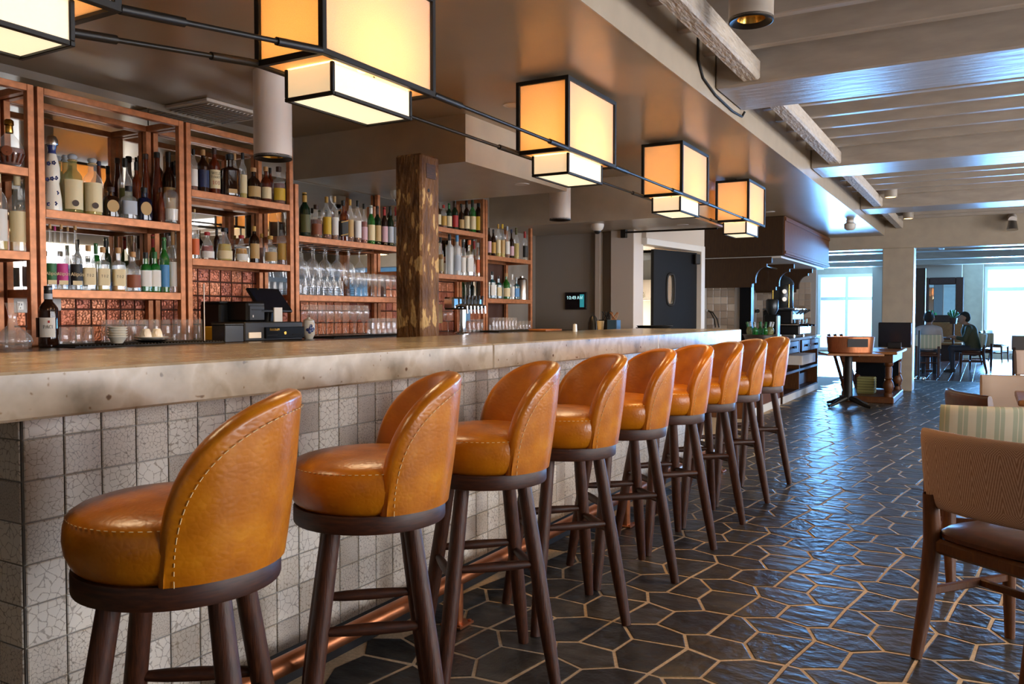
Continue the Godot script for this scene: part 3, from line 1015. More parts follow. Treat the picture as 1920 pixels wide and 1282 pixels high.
# unit profiles: radius 1, height 1
const SHAPES := {
	"wine": [[0, 0], [0.96, 0], [1, 0.015], [1, 0.58], [0.94, 0.64], [0.7, 0.7], [0.44, 0.745], [0.38, 0.78], [0.37, 0.93], [0.42, 0.935], [0.42, 0.97]],
	"whisky": [[0, 0], [0.95, 0], [1, 0.015], [1, 0.6], [0.93, 0.66], [0.7, 0.715], [0.46, 0.755], [0.38, 0.8], [0.36, 0.92]],
	"tall": [[0, 0], [0.95, 0], [1, 0.01], [1, 0.42], [0.86, 0.55], [0.62, 0.7], [0.48, 0.82], [0.46, 0.93]],
	"squat": [[0, 0], [0.94, 0], [1, 0.03], [1, 0.45], [0.95, 0.55], [0.75, 0.64], [0.4, 0.7], [0.3, 0.75], [0.29, 0.88]],
	"bell": [[0, 0], [0.92, 0], [1, 0.03], [0.98, 0.25], [0.85, 0.45], [0.6, 0.62], [0.36, 0.72], [0.27, 0.8], [0.26, 0.9]],
	"flask": [[0, 0], [0.9, 0], [0.98, 0.03], [1, 0.1], [1, 0.55], [0.9, 0.64], [0.6, 0.69], [0.42, 0.71], [0.4, 0.86]],
	"square": [[0, 0], [0.95, 0], [0.98, 0.02], [1, 0.05], [1, 0.6], [0.92, 0.65], [0.5, 0.68], [0.33, 0.71], [0.31, 0.9]],
	"long_neck": [[0, 0], [0.95, 0], [1, 0.015], [1, 0.5], [0.93, 0.57], [0.68, 0.63], [0.4, 0.68], [0.27, 0.73], [0.22, 0.82], [0.22, 0.96]],
	"tequila": [[0, 0], [0.95, 0], [1, 0.02], [1, 0.56], [0.92, 0.64], [0.72, 0.69], [0.5, 0.73], [0.44, 0.76], [0.44, 0.88], [0.5, 0.89], [0.5, 0.9]],
	"frost": [[0, 0], [0.96, 0], [1, 0.01], [1, 0.68], [0.85, 0.72], [0.5, 0.745], [0.38, 0.78], [0.36, 0.92]],
}
const SQ := {"flask": 3.4, "square": 5.0}
const CAP := {"wine": [0.42, 0.78, 1.0], "whisky": [0.4, 0.86, 1.0], "tall": [0.56, 0.92, 1.0], "squat": [0.42, 0.87, 1.0], "bell": [0.42, 0.88, 1.0], "flask": [0.46, 0.84, 1.0], "square": [0.46, 0.87, 1.0], "long_neck": [0.26, 0.93, 1.0], "tequila": [0.5, 0.88, 0.91], "frost": [0.42, 0.84, 1.0]}
const LAB := {"wine": [0.1, 0.5], "whisky": [0.12, 0.52], "tall": [0.08, 0.36], "squat": [0.1, 0.42], "bell": [0.06, 0.3], "flask": [0.14, 0.54], "square": [0.12, 0.5], "long_neck": [0.08, 0.4], "tequila": [0.06, 0.56], "frost": [0.12, 0.5]}
const SHAPE_WORD := {"wine": "wine-shaped", "whisky": "round-shouldered", "tall": "tapering", "squat": "squat", "bell": "bell-shaped", "flask": "flask", "square": "square", "long_neck": "long-necked", "tequila": "ball-stoppered", "frost": "straight-sided"}
func shape_mesh(kind):
	var key = "bottle_" + kind
	if not meshes.has(key):
		var pr = []
		for q in SHAPES[kind]: pr.append(Vector2(q[0], q[1]))
		pr.append(Vector2(pr[-1].x * 0.7, pr[-1].y))
		meshes[key] = turned(pr, 20, SQ.get(kind, 0.0))
		var c = CAP[kind]
		meshes["cap_" + kind] = turned([Vector2(c[0] * 0.96, c[1]), Vector2(c[0], c[1] + 0.004), Vector2(c[0], c[2] - 0.008), Vector2(c[0] * 0.85, c[2]), Vector2(0, c[2])], 14)
		var l = LAB[kind]
		var g := Geo.new()
		g.lathe([Vector2(1.012, l[0]), Vector2(1.012, l[1])], 16, Vector3.ZERO, PI / 2 - 1.15, PI / 2 + 1.15, Basis(), SQ.get(kind, 0.0))
		meshes["label_" + kind] = g.mesh()
		# liquid up to just under the shoulder
		var lp = []
		for q in SHAPES[kind]:
			if q[1] > 0.56: break
			lp.append(Vector2(q[0] * 0.95, maxf(q[1], 0.008)))
		lp.append(Vector2(lp[-1].x, 0.5 if lp[-1].y < 0.5 else lp[-1].y))
		lp.append(Vector2(0, lp[-1].y))
		meshes["liquid_" + kind] = turned(lp, 16, SQ.get(kind, 0.0))
	return meshes[key]
func bottle(u, vtop, w, kind, gl, lab, cap, y, x, where, liquid = "", text = ""):
	var base = on_x(u, 500.0, x)
	base.y = y
	var k = scale_at(base)
	var h = on_x(u, vtop, x).y - y
	h = clampf(h, 0.1, 0.45)
	var r = clampf(w / 2.0 / k, 0.018, 0.08)
	var to = EYE - base
	var turn = lerp_angle(PI / 2, atan2(to.x, to.z), 0.55)
	var wl = {"": "no"}.get(lab, lab.replace("_", " "))
	var t = thing("%s_bottle" % ("liquor" if kind != "wine" else "dark_wine"), "%s %s bottle%s%s, %s cap, %s" % [gl.replace("_", " "), SHAPE_WORD[kind], (" of %s liquor" % liquid.replace("_", " ") if liquid and liquid != "water" else ""), (", %s label" % wl if lab else ""), cap.replace("_", " "), where], "bottle", base, turn, "bottles on the copper shelves")
	shape_mesh(kind)
	var sc = Vector3(r, h, r)
	var b = part(t, "body", meshes["bottle_" + kind], M[gl + "_glass"])
	b.scale = sc
	if liquid:
		var q = part(t, "liquid", meshes["liquid_" + kind], M[liquid + "_liquid"])
		q.scale = sc
	if lab:
		var q = part(t, "paper_label", meshes["label_" + kind], M["print_" + lab])
		q.scale = sc
	if cap:
		var q = part(t, "cap", meshes["cap_" + kind], M["print_" + cap])
		q.scale = sc
	return [t, r, h]
func lettering(t, text, size, pos, m, serif = false):
	var tm = words(text, size, 0.0006, serif)
	return part(t, "lettering", tm, m, pos)

func build_bottles():
	var F = SX - 0.065
	var B = SX - 0.2
	var up = {}
	# [u, top v, width px, shape, glass, label, cap, back row, liquid]
	var rows = [
		["shelf over the wall outlet", 1.56, [[35, 328, 31, "whisky", "clear", "cream", "cream", 0, "gold"], [-2, 322, 31, "whisky", "clear", "white", "cream", 0, "pale_gold"]]],
		["upper shelf over the bowls", 1.779, [
			[112, 293, 24, "tequila", "olive", "", "cork", 1, ""], [126, 291, 26, "tequila", "olive", "", "silver", 1, ""], [139, 290, 34, "tequila", "olive", "cream", "tan", 0, ""], [176, 297, 33, "tequila", "clear", "cream", "tan", 0, "pale_gold"],
			[188, 303, 15, "tall", "amber", "", "navy", 1, ""], [210, 351, 28, "flask", "brown", "", "brown", 0, ""], [237, 297, 25, "whisky", "clear", "olive", "black", 1, ""], [243, 349, 27, "flask", "clear", "silver", "black", 0, ""], [258, 304, 18, "whisky", "amber", "", "black", 1, ""], [272, 352, 26, "flask", "navy", "", "black", 0, ""],
			[276, 289, 17, "tall", "amber", "", "brown", 1, ""], [297, 286, 20, "tall", "amber", "", "black", 1, ""], [318, 283, 24, "whisky", "brown", "tan", "black", 1, ""], [332, 302, 15, "wine", "clear", "", "black", 1, ""], [303, 352, 14, "squat", "amber", "", "brown", 0, ""]]],
		["lower shelf over the bowls", 1.378, [
			[95, 420, 20, "long_neck", "clear", "green", "cork", 0, "water"], [116, 421, 21, "long_neck", "clear", "pink", "cork", 0, "water"], [142, 423, 22, "long_neck", "clear", "black", "cork", 0, "water"],
			[104, 424, 16, "long_neck", "clear", "rose", "pink", 1, ""], [128, 425, 16, "long_neck", "clear", "blue", "cork", 1, ""],
			[166, 460, 22, "square", "clear", "cream", "cork", 0, "water"], [193, 463, 22, "square", "clear", "cream", "cork", 0, "pale_gold"], [222, 464, 22, "square", "clear", "cream", "cork", 0, "gold"],
			[180, 456, 17, "wine", "green", "", "green", 1, ""], [199, 445, 18, "wine", "dark_green", "", "black", 1, ""], [249, 472, 27, "squat", "clear", "copper_brown", "cork", 0, "water"],
			[273, 473, 20, "flask", "green", "white", "black", 0, ""], [290, 472, 20, "flask", "green", "white", "green", 0, ""], [308, 445, 18, "wine", "green", "blue", "green", 0, ""], [325, 434, 19, "wine", "clear", "white", "cork", 0, "water"], [287, 440, 15, "wine", "green", "", "red", 1, ""], [313, 438, 15, "wine", "clear", "tan", "brown", 1, ""]]],
		["upper shelf over the register", 1.992, [
			[365, 280, 15, "whisky", "clear", "white", "black", 0, "amber"], [383, 281, 21, "whisky", "brown", "navy", "cork", 0, ""], [404, 278, 21, "whisky", "amber", "cream", "brown", 0, ""], [433, 290, 32, "square", "brown", "", "black", 0, ""], [457, 287, 15, "whisky", "clear", "cream", "black", 0, "pale_gold"], [442, 288, 14, "whisky", "clear", "tan", "cork", 1, ""],
			[477, 315, 26, "squat", "brown", "tan", "cork", 0, ""], [500, 313, 20, "squat", "amber", "cream", "cork", 0, ""], [524, 313, 24, "squat", "clear", "yellow", "brown", 0, "amber"], [508, 315, 14, "whisky", "amber", "", "black", 1, ""], [540, 322, 13, "wine", "dark_green", "", "black", 1, ""]]],
		["lower shelf over the register", 1.586, [
			[366, 392, 16, "long_neck", "clear", "orange", "tan", 0, "water"], [389, 435, 25, "bell", "clear", "white", "red", 0, "red"], [421, 427, 29, "bell", "clear", "cream", "black", 0, "pale_gold"], [453, 441, 24, "bell", "clear", "white", "red", 0, "gold"], [407, 427, 12, "wine", "brown", "", "black", 1, ""],
			[477, 424, 19, "whisky", "brown", "tan", "gold", 0, ""], [491, 438, 14, "squat", "clear", "", "gold", 1, "red"], [507, 442, 25, "squat", "clear", "tan", "gold", 0, "water"], [528, 420, 18, "whisky", "clear", "gold", "black", 0, "amber"]]],
		["upper shelf over the stemware", 1.793, [
			[572, 361, 21, "wine", "dark_green", "olive", "gold", 0, ""], [593, 384, 22, "squat", "clear", "copper_brown", "brown", 0, "amber"], [613, 369, 17, "whisky", "clear", "yellow", "gold", 0, "amber"], [628, 368, 14, "whisky", "clear", "white", "tan", 0, "amber"], [644, 376, 16, "square", "amber", "black", "black", 0, ""], [657, 374, 13, "whisky", "clear", "tan", "gold", 0, "amber"], [671, 376, 14, "whisky", "clear", "white", "black", 0, "amber"], [683, 382, 13, "squat", "clear", "rose", "black", 0, "red"], [696, 385, 15, "wine", "green", "cream", "white", 0, ""], [708, 386, 14, "wine", "dark_green", "tan", "brown", 0, ""], [721, 388, 13, "wine", "brown", "rose", "red", 0, ""], [732, 388, 13, "wine", "dark_green", "silver", "black", 0, ""], [743, 388, 13, "wine", "clear", "silver", "red", 0, ""]]],
		["upper shelf over the beer tap", 2.008, [
			[822, 380, 11, "whisky", "brown", "cream", "black", 0, ""], [832, 384, 12, "whisky", "clear", "gold", "red", 0, "amber"], [842, 381, 11, "wine", "dark_green", "cream", "green", 0, ""], [853, 377, 13, "wine", "dark_green", "red", "brown", 0, ""], [865, 382, 11, "squat", "brown", "tan", "black", 0, ""], [875, 376, 12, "wine", "brown", "cream", "black", 0, ""], [886, 375, 13, "wine", "green", "cream", "black", 0, ""], [897, 374, 14, "wine", "brown", "yellow", "black", 0, ""]]],
		["lower shelf over the beer tap", 1.604, [
			[826, 445, 12, "squat", "clear", "cream", "black", 1, "gold"], [843, 439, 15, "frost", "frosted", "", "black", 0, ""], [857, 441, 15, "frost", "frosted", "silver", "blue", 0, ""], [868, 449, 11, "wine", "clear", "white", "black", 0, "water"], [880, 450, 14, "square", "clear", "white", "orange", 0, "water"], [889, 452, 11, "wine", "clear", "", "red", 1, "red"], [897, 455, 12, "square", "clear", "orange", "white", 0, "gold"]]],
		["upper end shelf", 1.812, [
			[917, 427, 9, "whisky", "brown", "rose", "black", 0, ""], [925, 430, 10, "whisky", "brown", "gold", "black", 0, ""], [934, 420, 10, "whisky", "clear", "cream", "gold", 0, "pale_gold"], [942, 420, 10, "whisky", "clear", "tan", "yellow", 0, "pale_gold"], [951, 424, 10, "whisky", "clear", "white", "silver", 0, "amber"], [959, 430, 10, "squat", "brown", "rose", "navy", 0, ""], [968, 427, 11, "wine", "clear", "", "olive", 0, "pale_gold"], [984, 434, 11, "wine", "clear", "black", "red", 0, ""]]],
		["lower end shelf", 1.404, [
			[923, 509, 11, "square", "teal", "white", "black", 0, ""], [935, 517, 10, "square", "teal", "cream", "brown", 0, ""], [949, 512, 15, "squat", "green", "cream", "cork", 0, ""], [960, 514, 10, "wine", "clear", "white", "white", 0, "water"], [968, 520, 10, "square", "teal", "blue", "silver", 0, ""]]],
	]
	var made = {}
	for row in rows:
		for q in row[2]:
			made[q[0]] = bottle(q[0], q[1], q[2], q[3], q[4], q[5], q[6], row[1] + 0.0005, B if q[7] else F, row[0], q[8])
	# writing and marks
	for q in [[95, "green"], [116, "pink"], [142, "black"]]:
		var b = made[q[0]]
		var r = b[1]
		var h = b[2]
		part(b[0], "label_band", bx(Vector3(r * 1.5, h * 0.065, 0.001), 0.0), M.print_cream, Vector3(0, h * 0.11, r * 1.04))
		lettering(b[0], "Alipús", r * 0.75, Vector3(0, h * 0.24, r * 1.05), M.print_cream)
	for q in [166, 193, 222]:
		var b = made[q]
		lettering(b[0], "T·I·2", b[1] * 0.6, Vector3(0, b[2] * 0.33, b[1] * 1.04), M.print_black)
	var wt = made[404]
	lettering(wt[0], "WILD", wt[1] * 0.62, Vector3(0, wt[2] * 0.44, wt[1] * 1.03), M.print_black, true)
	lettering(wt[0], "TURKEY", wt[1] * 0.5, Vector3(0, wt[2] * 0.36, wt[1] * 1.03), M.print_black, true)
	lettering(wt[0], "101", wt[1] * 0.85, Vector3(0, wt[2] * 0.24, wt[1] * 1.03), M.print_red, true)
	lettering(made[897][0], "U", made[897][1], Vector3(0, made[897][2] * 0.6, made[897][1] * 0.9), M.print_yellow)
	for q in [210, 272]:
		var b = made[q]
		part(b[0], "oval_label", turned([Vector2(0, 0), Vector2(1, 0), Vector2(1, 0.0015), Vector2(0, 0.0015)], 20), M.print_tan, Vector3(0, b[2] * 0.36, b[1] * 0.99), Vector3(PI / 2, 0, 0)).scale = Vector3(b[1] * 0.75, 1, b[2] * 0.2)
	part(made[433][0], "small_label", bx(Vector3(made[433][1] * 1.0, made[433][2] * 0.1, 0.001), 0.0), M.print_tan, Vector3(0, made[433][2] * 0.12, made[433][1] * 1.01))
	for k in 2:
		var b = made[644]
		part(b[0], "gold_stripe", bx(Vector3(b[1] * 1.9, b[2] * 0.02, 0.001), 0.0), M.print_gold, Vector3(0, b[2] * (0.16 + 0.32 * k), b[1] * 1.03), Vector3(0, 0, 0.25))
	for q in [139, 176, 126, 112]:
		var b = made[q]
		part(b[0], "ball_stopper", turned([Vector2(0, 0.9), Vector2(0.3, 0.905), Vector2(0.46, 0.93), Vector2(0.52, 0.955), Vector2(0.46, 0.98), Vector2(0.3, 0.997), Vector2(0, 1.0)], 14), M.print_silver).scale = Vector3(b[1], b[2], b[1])
		if q in [139, 176]:
			part(b[0], "seal", turned([Vector2(0, 0), Vector2(1, 0), Vector2(1, 0.001), Vector2(0, 0.001)], 18), M.print_brown, Vector3(0, b[2] * 0.16, b[1] * 1.02), Vector3(PI / 2, 0, 0)).scale = Vector3(b[1] * 0.35, 1, b[1] * 0.35)
	# porcelain bottle with blue flowers
	var at = on_x(101, 500, F)
	at.y = 1.7795
	var c = thing("porcelain_bottle", "tall white porcelain bottle with blue flowers and silver bell cap", "bottle", at, 0.9)
	var k = scale_at(at)
	var hh = on_x(101, 254, F).y - 1.779
	part(c, "body", turned([Vector2(0, 0), Vector2(0.05, 0), Vector2(0.052, 0.01), Vector2(0.05, 0.06), Vector2(0.04, 0.12), Vector2(0.037, 0.14), Vector2(0.043, 0.17), Vector2(0.041, 0.22), Vector2(0.03, 0.27), Vector2(0.02, 0.3), Vector2(0.02, 0.31), Vector2(0.026, 0.335)], 20), M.ceramic_white).scale = Vector3(0.85, hh / 0.385, 0.85)
	part(c, "blue_neck", turned([Vector2(0.024, 0.285), Vector2(0.0205, 0.302), Vector2(0.0215, 0.312), Vector2(0.026, 0.332)], 18), M.ceramic_blue).scale = Vector3(0.87, hh / 0.385, 0.87)
	part(c, "bell_cap", turned([Vector2(0.033, 0.335), Vector2(0.034, 0.34), Vector2(0.032, 0.36), Vector2(0.022, 0.378), Vector2(0, 0.385)], 18), M.brushed_steel).scale = Vector3(0.9, hh / 0.385, 0.9)
	for q in [[0.03, -0.3], [0.035, 0.4], [0.075, 0.0], [0.155, -0.5], [0.16, 0.1], [0.165, 0.6], [0.235, -0.3], [0.24, 0.35], [0.09, 0.7], [0.08, -0.75]]:
		var rr = 0.043 if q[0] < 0.06 else 0.037
		for j in 5:
			var a = TAU * j / 5.0
			part(c, "blue_petal", turned([Vector2(0, 0), Vector2(0.0045, 0), Vector2(0.003, 0.0012), Vector2(0, 0.0015)], 8), M.ceramic_blue, Vector3(sin(q[1]) * rr + cos(a) * 0.006, (q[0] + sin(a) * 0.007) * hh / 0.385, cos(q[1]) * rr), Vector3(PI / 2, 0, 0))
	# cognac decanter with a gold neck
	at = on_x(18, 300, F)
	at.y = 1.9705
	var d = thing("cognac_decanter", "round ribbed cognac decanter with gold neck and medallion", "decanter", at, 0.9)
	var body = Geo.new()
	body.lathe([Vector2(0, 0), Vector2(0.03, 0), Vector2(0.045, 0.012), Vector2(0.062, 0.045), Vector2(0.067, 0.075), Vector2(0.058, 0.11), Vector2(0.036, 0.14), Vector2(0.02, 0.158), Vector2(0.016, 0.17)], 28)
	part(d, "body", body.mesh(), M.clear_glass)
	part(d, "liquid", turned([Vector2(0, 0.006), Vector2(0.042, 0.014), Vector2(0.059, 0.046), Vector2(0.063, 0.075), Vector2(0.06, 0.09), Vector2(0, 0.09)], 24), M.amber_liquid)
	for j in 16:
		var a = TAU * j / 16
		part(d, "glass_rib", limb_mesh(Vector3(cos(a) * 0.05, 0.02, sin(a) * 0.05), Vector3(cos(a) * 0.066, 0.065, sin(a) * 0.066), 0.005, 0.006, 6), M.amber_glass)
	part(d, "gold_neck", turned([Vector2(0.017, 0.165), Vector2(0.019, 0.17), Vector2(0.017, 0.2), Vector2(0.022, 0.205), Vector2(0.021, 0.225), Vector2(0.014, 0.232), Vector2(0, 0.233)], 18), M.brass)
	part(d, "medallion", turned([Vector2(0, 0), Vector2(0.024, 0), Vector2(0.024, 0.004), Vector2(0.02, 0.005), Vector2(0, 0.004)], 22), M.print_copper_brown, Vector3(0, 0.07, 0.0655), Vector3(PI / 2, 0, 0))
	# clear bottle with cut glass and white label at the end of that shelf
	at = on_x(321, 400, F + 0.02)
	at.y = 1.7795
	var g = thing("crystal_bottle", "tall clear tapered bottle with white label beside the double copper post", "bottle", at, 1.0)
	part(g, "body", turned([Vector2(0, 0), Vector2(0.034, 0), Vector2(0.036, 0.01), Vector2(0.042, 0.15), Vector2(0.038, 0.175), Vector2(0.02, 0.195), Vector2(0, 0.2)], 20), M.clear_glass)
	part(g, "paper_label", turned([Vector2(0.0365, 0.02), Vector2(0.0395, 0.085)], 18), M.print_white)

func put_row(proto, n, u0, u1, y, x, label, group, jitter = 0.004):
	var z0 = on_x(u0, 600, x).z
	var z1 = on_x(u1, 600, x).z
	var bb = proto.mesh.get_aabb()
	n = mini(n, int(absf(z0 - z1) / (bb.size.x + 0.003)))
	n = maxi(n, 1)
	for i in n:
		var z = lerpf(z0, z1, (i + 0.5) / n)
		var at = Vector3(x + rng.randf_range(-jitter, jitter) * 0.5, y, z)
		if proto.get_meta("spare", false):
			proto.remove_meta("spare")
			proto.position = at
			tag(proto, label, "glass", group)
		else: copy(proto, at, rng.randf() * TAU, label, group)
func proto_glass(called, prof, foot = null):
	var o = part(self, called, turned(prof, 20), M.tumbler_glass)
	o.set_meta("spare", true)
	return o

func build_counter_things():
	var Y = 1.09
	# rubber mats
	for q in [[100, 392, "black ribbed bar mat under the inverted tumblers by the register"], [590, 752, "black ribbed bar mat under the stemware beside the timber post"], [905, 1020, "black ribbed bar mat under the glasses beside the grey wall"]]:
		var a = on_x(q[0], 600, -3.95)
		var b = on_x(q[1], 600, -3.95)
		var m = thing("bar_mat", q[2], "mat", Vector3(-3.93, Y, (a.z + b.z) / 2), 0, "bar mats on the back counter")
		var l = absf(a.z - b.z)
		part(m, "sheet", bx(Vector3(0.3, 0.008, l), 0.002), M.black_rubber, Vector3(0, 0.004, 0))
		for k in int(l / 0.02): part(m, "rib", bx(Vector3(0.296, 0.005, 0.008), 0.001), M.black_rubber, Vector3(0, 0.0105, -l / 2 + 0.01 + k * 0.02))
	var Ym = Y + 0.0131
	# tumblers, upside down
	var tumbler = proto_glass("tumbler_glass", [Vector2(0.0285, 0), Vector2(0.029, 0.003), Vector2(0.026, 0.112), Vector2(0.024, 0.12), Vector2(0.0, 0.12)])
	put_row(tumbler, 12, 188, 300, Ym, -3.985, "clear inverted tumbler in the long row on the mat by the bowls", "inverted tumblers by the register")
	put_row(tumbler, 12, 300, 380, Ym, -3.985, "clear inverted tumbler in the long row on the mat by the bowls", "inverted tumblers by the register")
	put_row(tumbler, 8, 196, 300, Ym, -4.06, "clear inverted tumbler in the long row on the mat by the bowls", "inverted tumblers by the register")
	var short = proto_glass("rocks_glass", [Vector2(0.03, 0), Vector2(0.0305, 0.003), Vector2(0.027, 0.08), Vector2(0.025, 0.085), Vector2(0, 0.085)])
	put_row(short, 6, 106, 176, Ym, -3.99, "short inverted rocks glass beside the wine bottle", "rocks glasses by the wine bottle")
	put_row(short, 4, 104, 176, Ym, -4.07, "short inverted rocks glass beside the wine bottle", "rocks glasses by the wine bottle")
	put_row(tumbler, 7, 690, 750, Ym, -3.98, "inverted tumbler beside the timber post", "tumblers by the timber post")
	put_row(tumbler, 6, 690, 748, Ym, -4.06, "inverted tumbler beside the timber post", "tumblers by the timber post")
	put_row(tumbler, 5, 873, 905, Y + 0.0005, -4.0, "tall inverted tumbler behind the beer tap", "tumblers behind the beer tap")
	put_row(tumbler, 8, 919, 968, Ym, -3.99, "tall inverted tumbler on the end mat by the grey wall", "tumblers on the end mat")
	put_row(short, 4, 970, 994, Ym, -3.99, "short glass at the far end of the end mat", "short glasses on the end mat")
	var wine = proto_glass("wine_glass", [Vector2(0, 0), Vector2(0.036, 0), Vector2(0.034, 0.003), Vector2(0.006, 0.01), Vector2(0.0045, 0.02), Vector2(0.0045, 0.085), Vector2(0.012, 0.095), Vector2(0.033, 0.115), Vector2(0.042, 0.145), Vector2(0.041, 0.175), Vector2(0.034, 0.215)])
	put_row(wine, 7, 566, 690, Ym, -3.99, "stemmed wine glass on the mat below the glass racks", "wine glasses on the back counter")
	put_row(wine, 6, 575, 690, Ym, -4.07, "stemmed wine glass on the mat below the glass racks", "wine glasses on the back counter")
	put_row(wine, 1, 838, 842, Y + 0.0005, -3.95, "single wine glass beside the timber post and beer tap", "wine glasses on the back counter")
	var S = 1.3875
	var hb = proto_glass("highball_glass", [Vector2(0.028, 0), Vector2(0.0285, 0.003), Vector2(0.026, 0.1), Vector2(0.024, 0.108), Vector2(0, 0.108)])
	put_row(hb, 12, 562, 642, S, -4.15, "clear tumbler in the wire rack on the lower shelf", "tumblers in the wire rack")
	put_row(hb, 12, 562, 642, S, -4.25, "clear tumbler in the wire rack on the lower shelf", "tumblers in the wire rack")
	var fl = proto_glass("coupe_glass", [Vector2(0, 0), Vector2(0.03, 0), Vector2(0.028, 0.003), Vector2(0.005, 0.009), Vector2(0.004, 0.07), Vector2(0.01, 0.08), Vector2(0.03, 0.1), Vector2(0.034, 0.14), Vector2(0.026, 0.18)])
	put_row(fl, 4, 645, 676, S, -4.15, "stemmed glass on the lower shelf between rack and timber post", "stemmed glasses on the lower shelf")
	put_row(fl, 7, 678, 750, S, -4.15, "stemmed glass on the lower shelf between rack and timber post", "stemmed glasses on the lower shelf")
	put_row(fl, 8, 660, 750, S, -4.24, "stemmed glass on the lower shelf between rack and timber post", "stemmed glasses on the lower shelf")
	var hang = thing("hanging_glass_rack", "wire rack of stemmed glasses hung under the copper shelf", "glass rack", Vector3(-4.25, 1.75, -4.75))
	for k in 7:
		var z = 0.42 - k * 0.13
		part(hang, "rail", bx(Vector3(0.26, 0.006, 0.008), 0.001), M.black_metal, Vector3(0, -0.008, z + 0.05))
	for k in 6:
		for j in 2:
			var o = part(hang, "stemmed_glass", wine.mesh, M.tumbler_glass, Vector3(-0.05 + 0.1 * j, -0.005, 0.4 - k * 0.13), Vector3(PI, 0, 0))
	var wr = thing("wire_rack", "black wire rack round the tumblers on the lower shelf", "rack", Vector3(-4.2, S, (on_x(560, 540, -4.2).z + on_x(645, 540, -4.2).z) / 2))
	var L = absf(on_x(560, 540, -4.2).z - on_x(645, 540, -4.2).z) + 0.02
	for y in [0.02, 0.035, 0.05]:
		for x in [-0.1, 0.092]: part(wr, "wire", bx(Vector3(0.003, 0.003, L), 0.0), M.black_metal, Vector3(x, y, 0))
	for k in 12:
		for x in [-0.1, 0.092]: part(wr, "wire", bx(Vector3(0.003, 0.05, 0.003), 0.0), M.black_metal, Vector3(x, 0.025, -L / 2 + L * k / 11.0))
	# bowls, cups, saucers
	var at = on_x(220, 600, -3.87)
	for k in 5:
		single("white_bowl", turned([Vector2(0, 0.0), Vector2(0.024, 0.0), Vector2(0.03, 0.008), Vector2(0.041, 0.026), Vector2(0.047, 0.031), Vector2(0.0485, 0.033), Vector2(0.0475, 0.035), Vector2(0.04, 0.029), Vector2(0.028, 0.009), Vector2(0, 0.005)], 24), M.ceramic_white, "small white bowl in the nested stack on the bar mat", "bowl", Vector3(at.x, Ym + 0.0125 * k, at.z), 0.0, "stack of white bowls")
	at = on_x(283, 600, -3.86)
	single("black_saucer", turned([Vector2(0, 0), Vector2(0.045, 0), Vector2(0.085, 0.012), Vector2(0.087, 0.014), Vector2(0.045, 0.006), Vector2(0, 0.005)], 28), M.black_plastic, "black saucer under the white saucer with cups", "saucer", Vector3(at.x, Ym, at.z))
	single("white_saucer", turned([Vector2(0, 0), Vector2(0.045, 0), Vector2(0.085, 0.012), Vector2(0.087, 0.015), Vector2(0.045, 0.006), Vector2(0, 0.005)], 28), M.ceramic_white, "white saucer carrying two small cups", "saucer", Vector3(at.x, Ym + 0.0145, at.z))
	for s in [-1, 1]:
		var cu = thing("espresso_cup", "small white inverted espresso cup on the white saucer", "cup", Vector3(at.x, Ym + 0.0205, at.z + s * 0.0335), 0.8, "espresso cups on the saucer")
		part(cu, "body", turned([Vector2(0.031, 0), Vector2(0.032, 0.002), Vector2(0.028, 0.03), Vector2(0.02, 0.05), Vector2(0.017, 0.052), Vector2(0.0, 0.052)], 20), M.ceramic_white)
		var hg := Geo.new()
		var ln = []
		for i in 9: ln.append(Vector3(0, 0.028 + 0.013 * cos(PI * i / 8.0), 0.026 + 0.012 * sin(PI * i / 8.0)))
		hg.tube(ln, 0.003, 6)
		part(cu, "handle", hg.mesh(), M.ceramic_white)
	# wine bottle with printed label, in front of the double post
	at = on_x(91, 600, -3.99)
	var wb = thing("red_wine_bottle", "dark red wine bottle with white label standing on the back counter", "bottle", Vector3(at.x, Y + 0.0005, at.z), 0.75)
	shape_mesh("wine")
	var sc = Vector3(0.045, 0.3, 0.045)
	part(wb, "body", meshes.bottle_wine, M.brown_glass).scale = sc
	part(wb, "capsule", meshes.cap_wine, M.print_black).scale = sc
	part(wb, "neck_band", turned([Vector2(0.0195, 0.235), Vector2(0.0195, 0.262)], 16), M.print_silver)
	var lg := Geo.new()
	lg.lathe([Vector2(0.0457, 0.05), Vector2(0.0457, 0.145)], 14, Vector3.ZERO, PI / 2 - 0.95, PI / 2 + 0.75)
	part(wb, "paper_label", lg.mesh(), M.print_white)
	lettering(wb, "PACI", 0.02, Vector3(0.01, 0.1, 0.0462), M.print_black, true)
	part(wb, "red_crest", bx(Vector3(0.008, 0.012, 0.001), 0.0), M.print_red, Vector3(0.014, 0.125, 0.0452), Vector3(0, 0.3, 0))
	part(wb, "side_label", bx(Vector3(0.001, 0.095, 0.03), 0.0), M.print_brown, Vector3(-0.041, 0.097, 0.018), Vector3(0, -0.4, 0))
	# glass decanter
	at = on_x(24, 620, -3.93)
	single("glass_decanter", turned([Vector2(0, 0), Vector2(0.05, 0), Vector2(0.075, 0.012), Vector2(0.085, 0.035), Vector2(0.075, 0.062), Vector2(0.045, 0.088), Vector2(0.022, 0.11), Vector2(0.018, 0.15), Vector2(0.022, 0.185), Vector2(0.032, 0.215), Vector2(0.03, 0.215), Vector2(0.016, 0.15), Vector2(0.02, 0.112), Vector2(0.072, 0.06), Vector2(0.08, 0.035), Vector2(0, 0.01)], 28), M.tumbler_glass, "wide-bottomed clear glass decanter beside the red wine bottle", "decanter", Vector3(at.x, Y, at.z))
	put_row(short, 3, 2, 60, Y + 0.0005, -4.07, "short glass behind the clear decanter", "glasses behind the decanter")
	# outlet on the copper tiles
	at = on_x(46, 573, -4.43)
	var ou = thing("wall_outlet", "ivory double wall outlet on the copper tiles", "outlet", at)
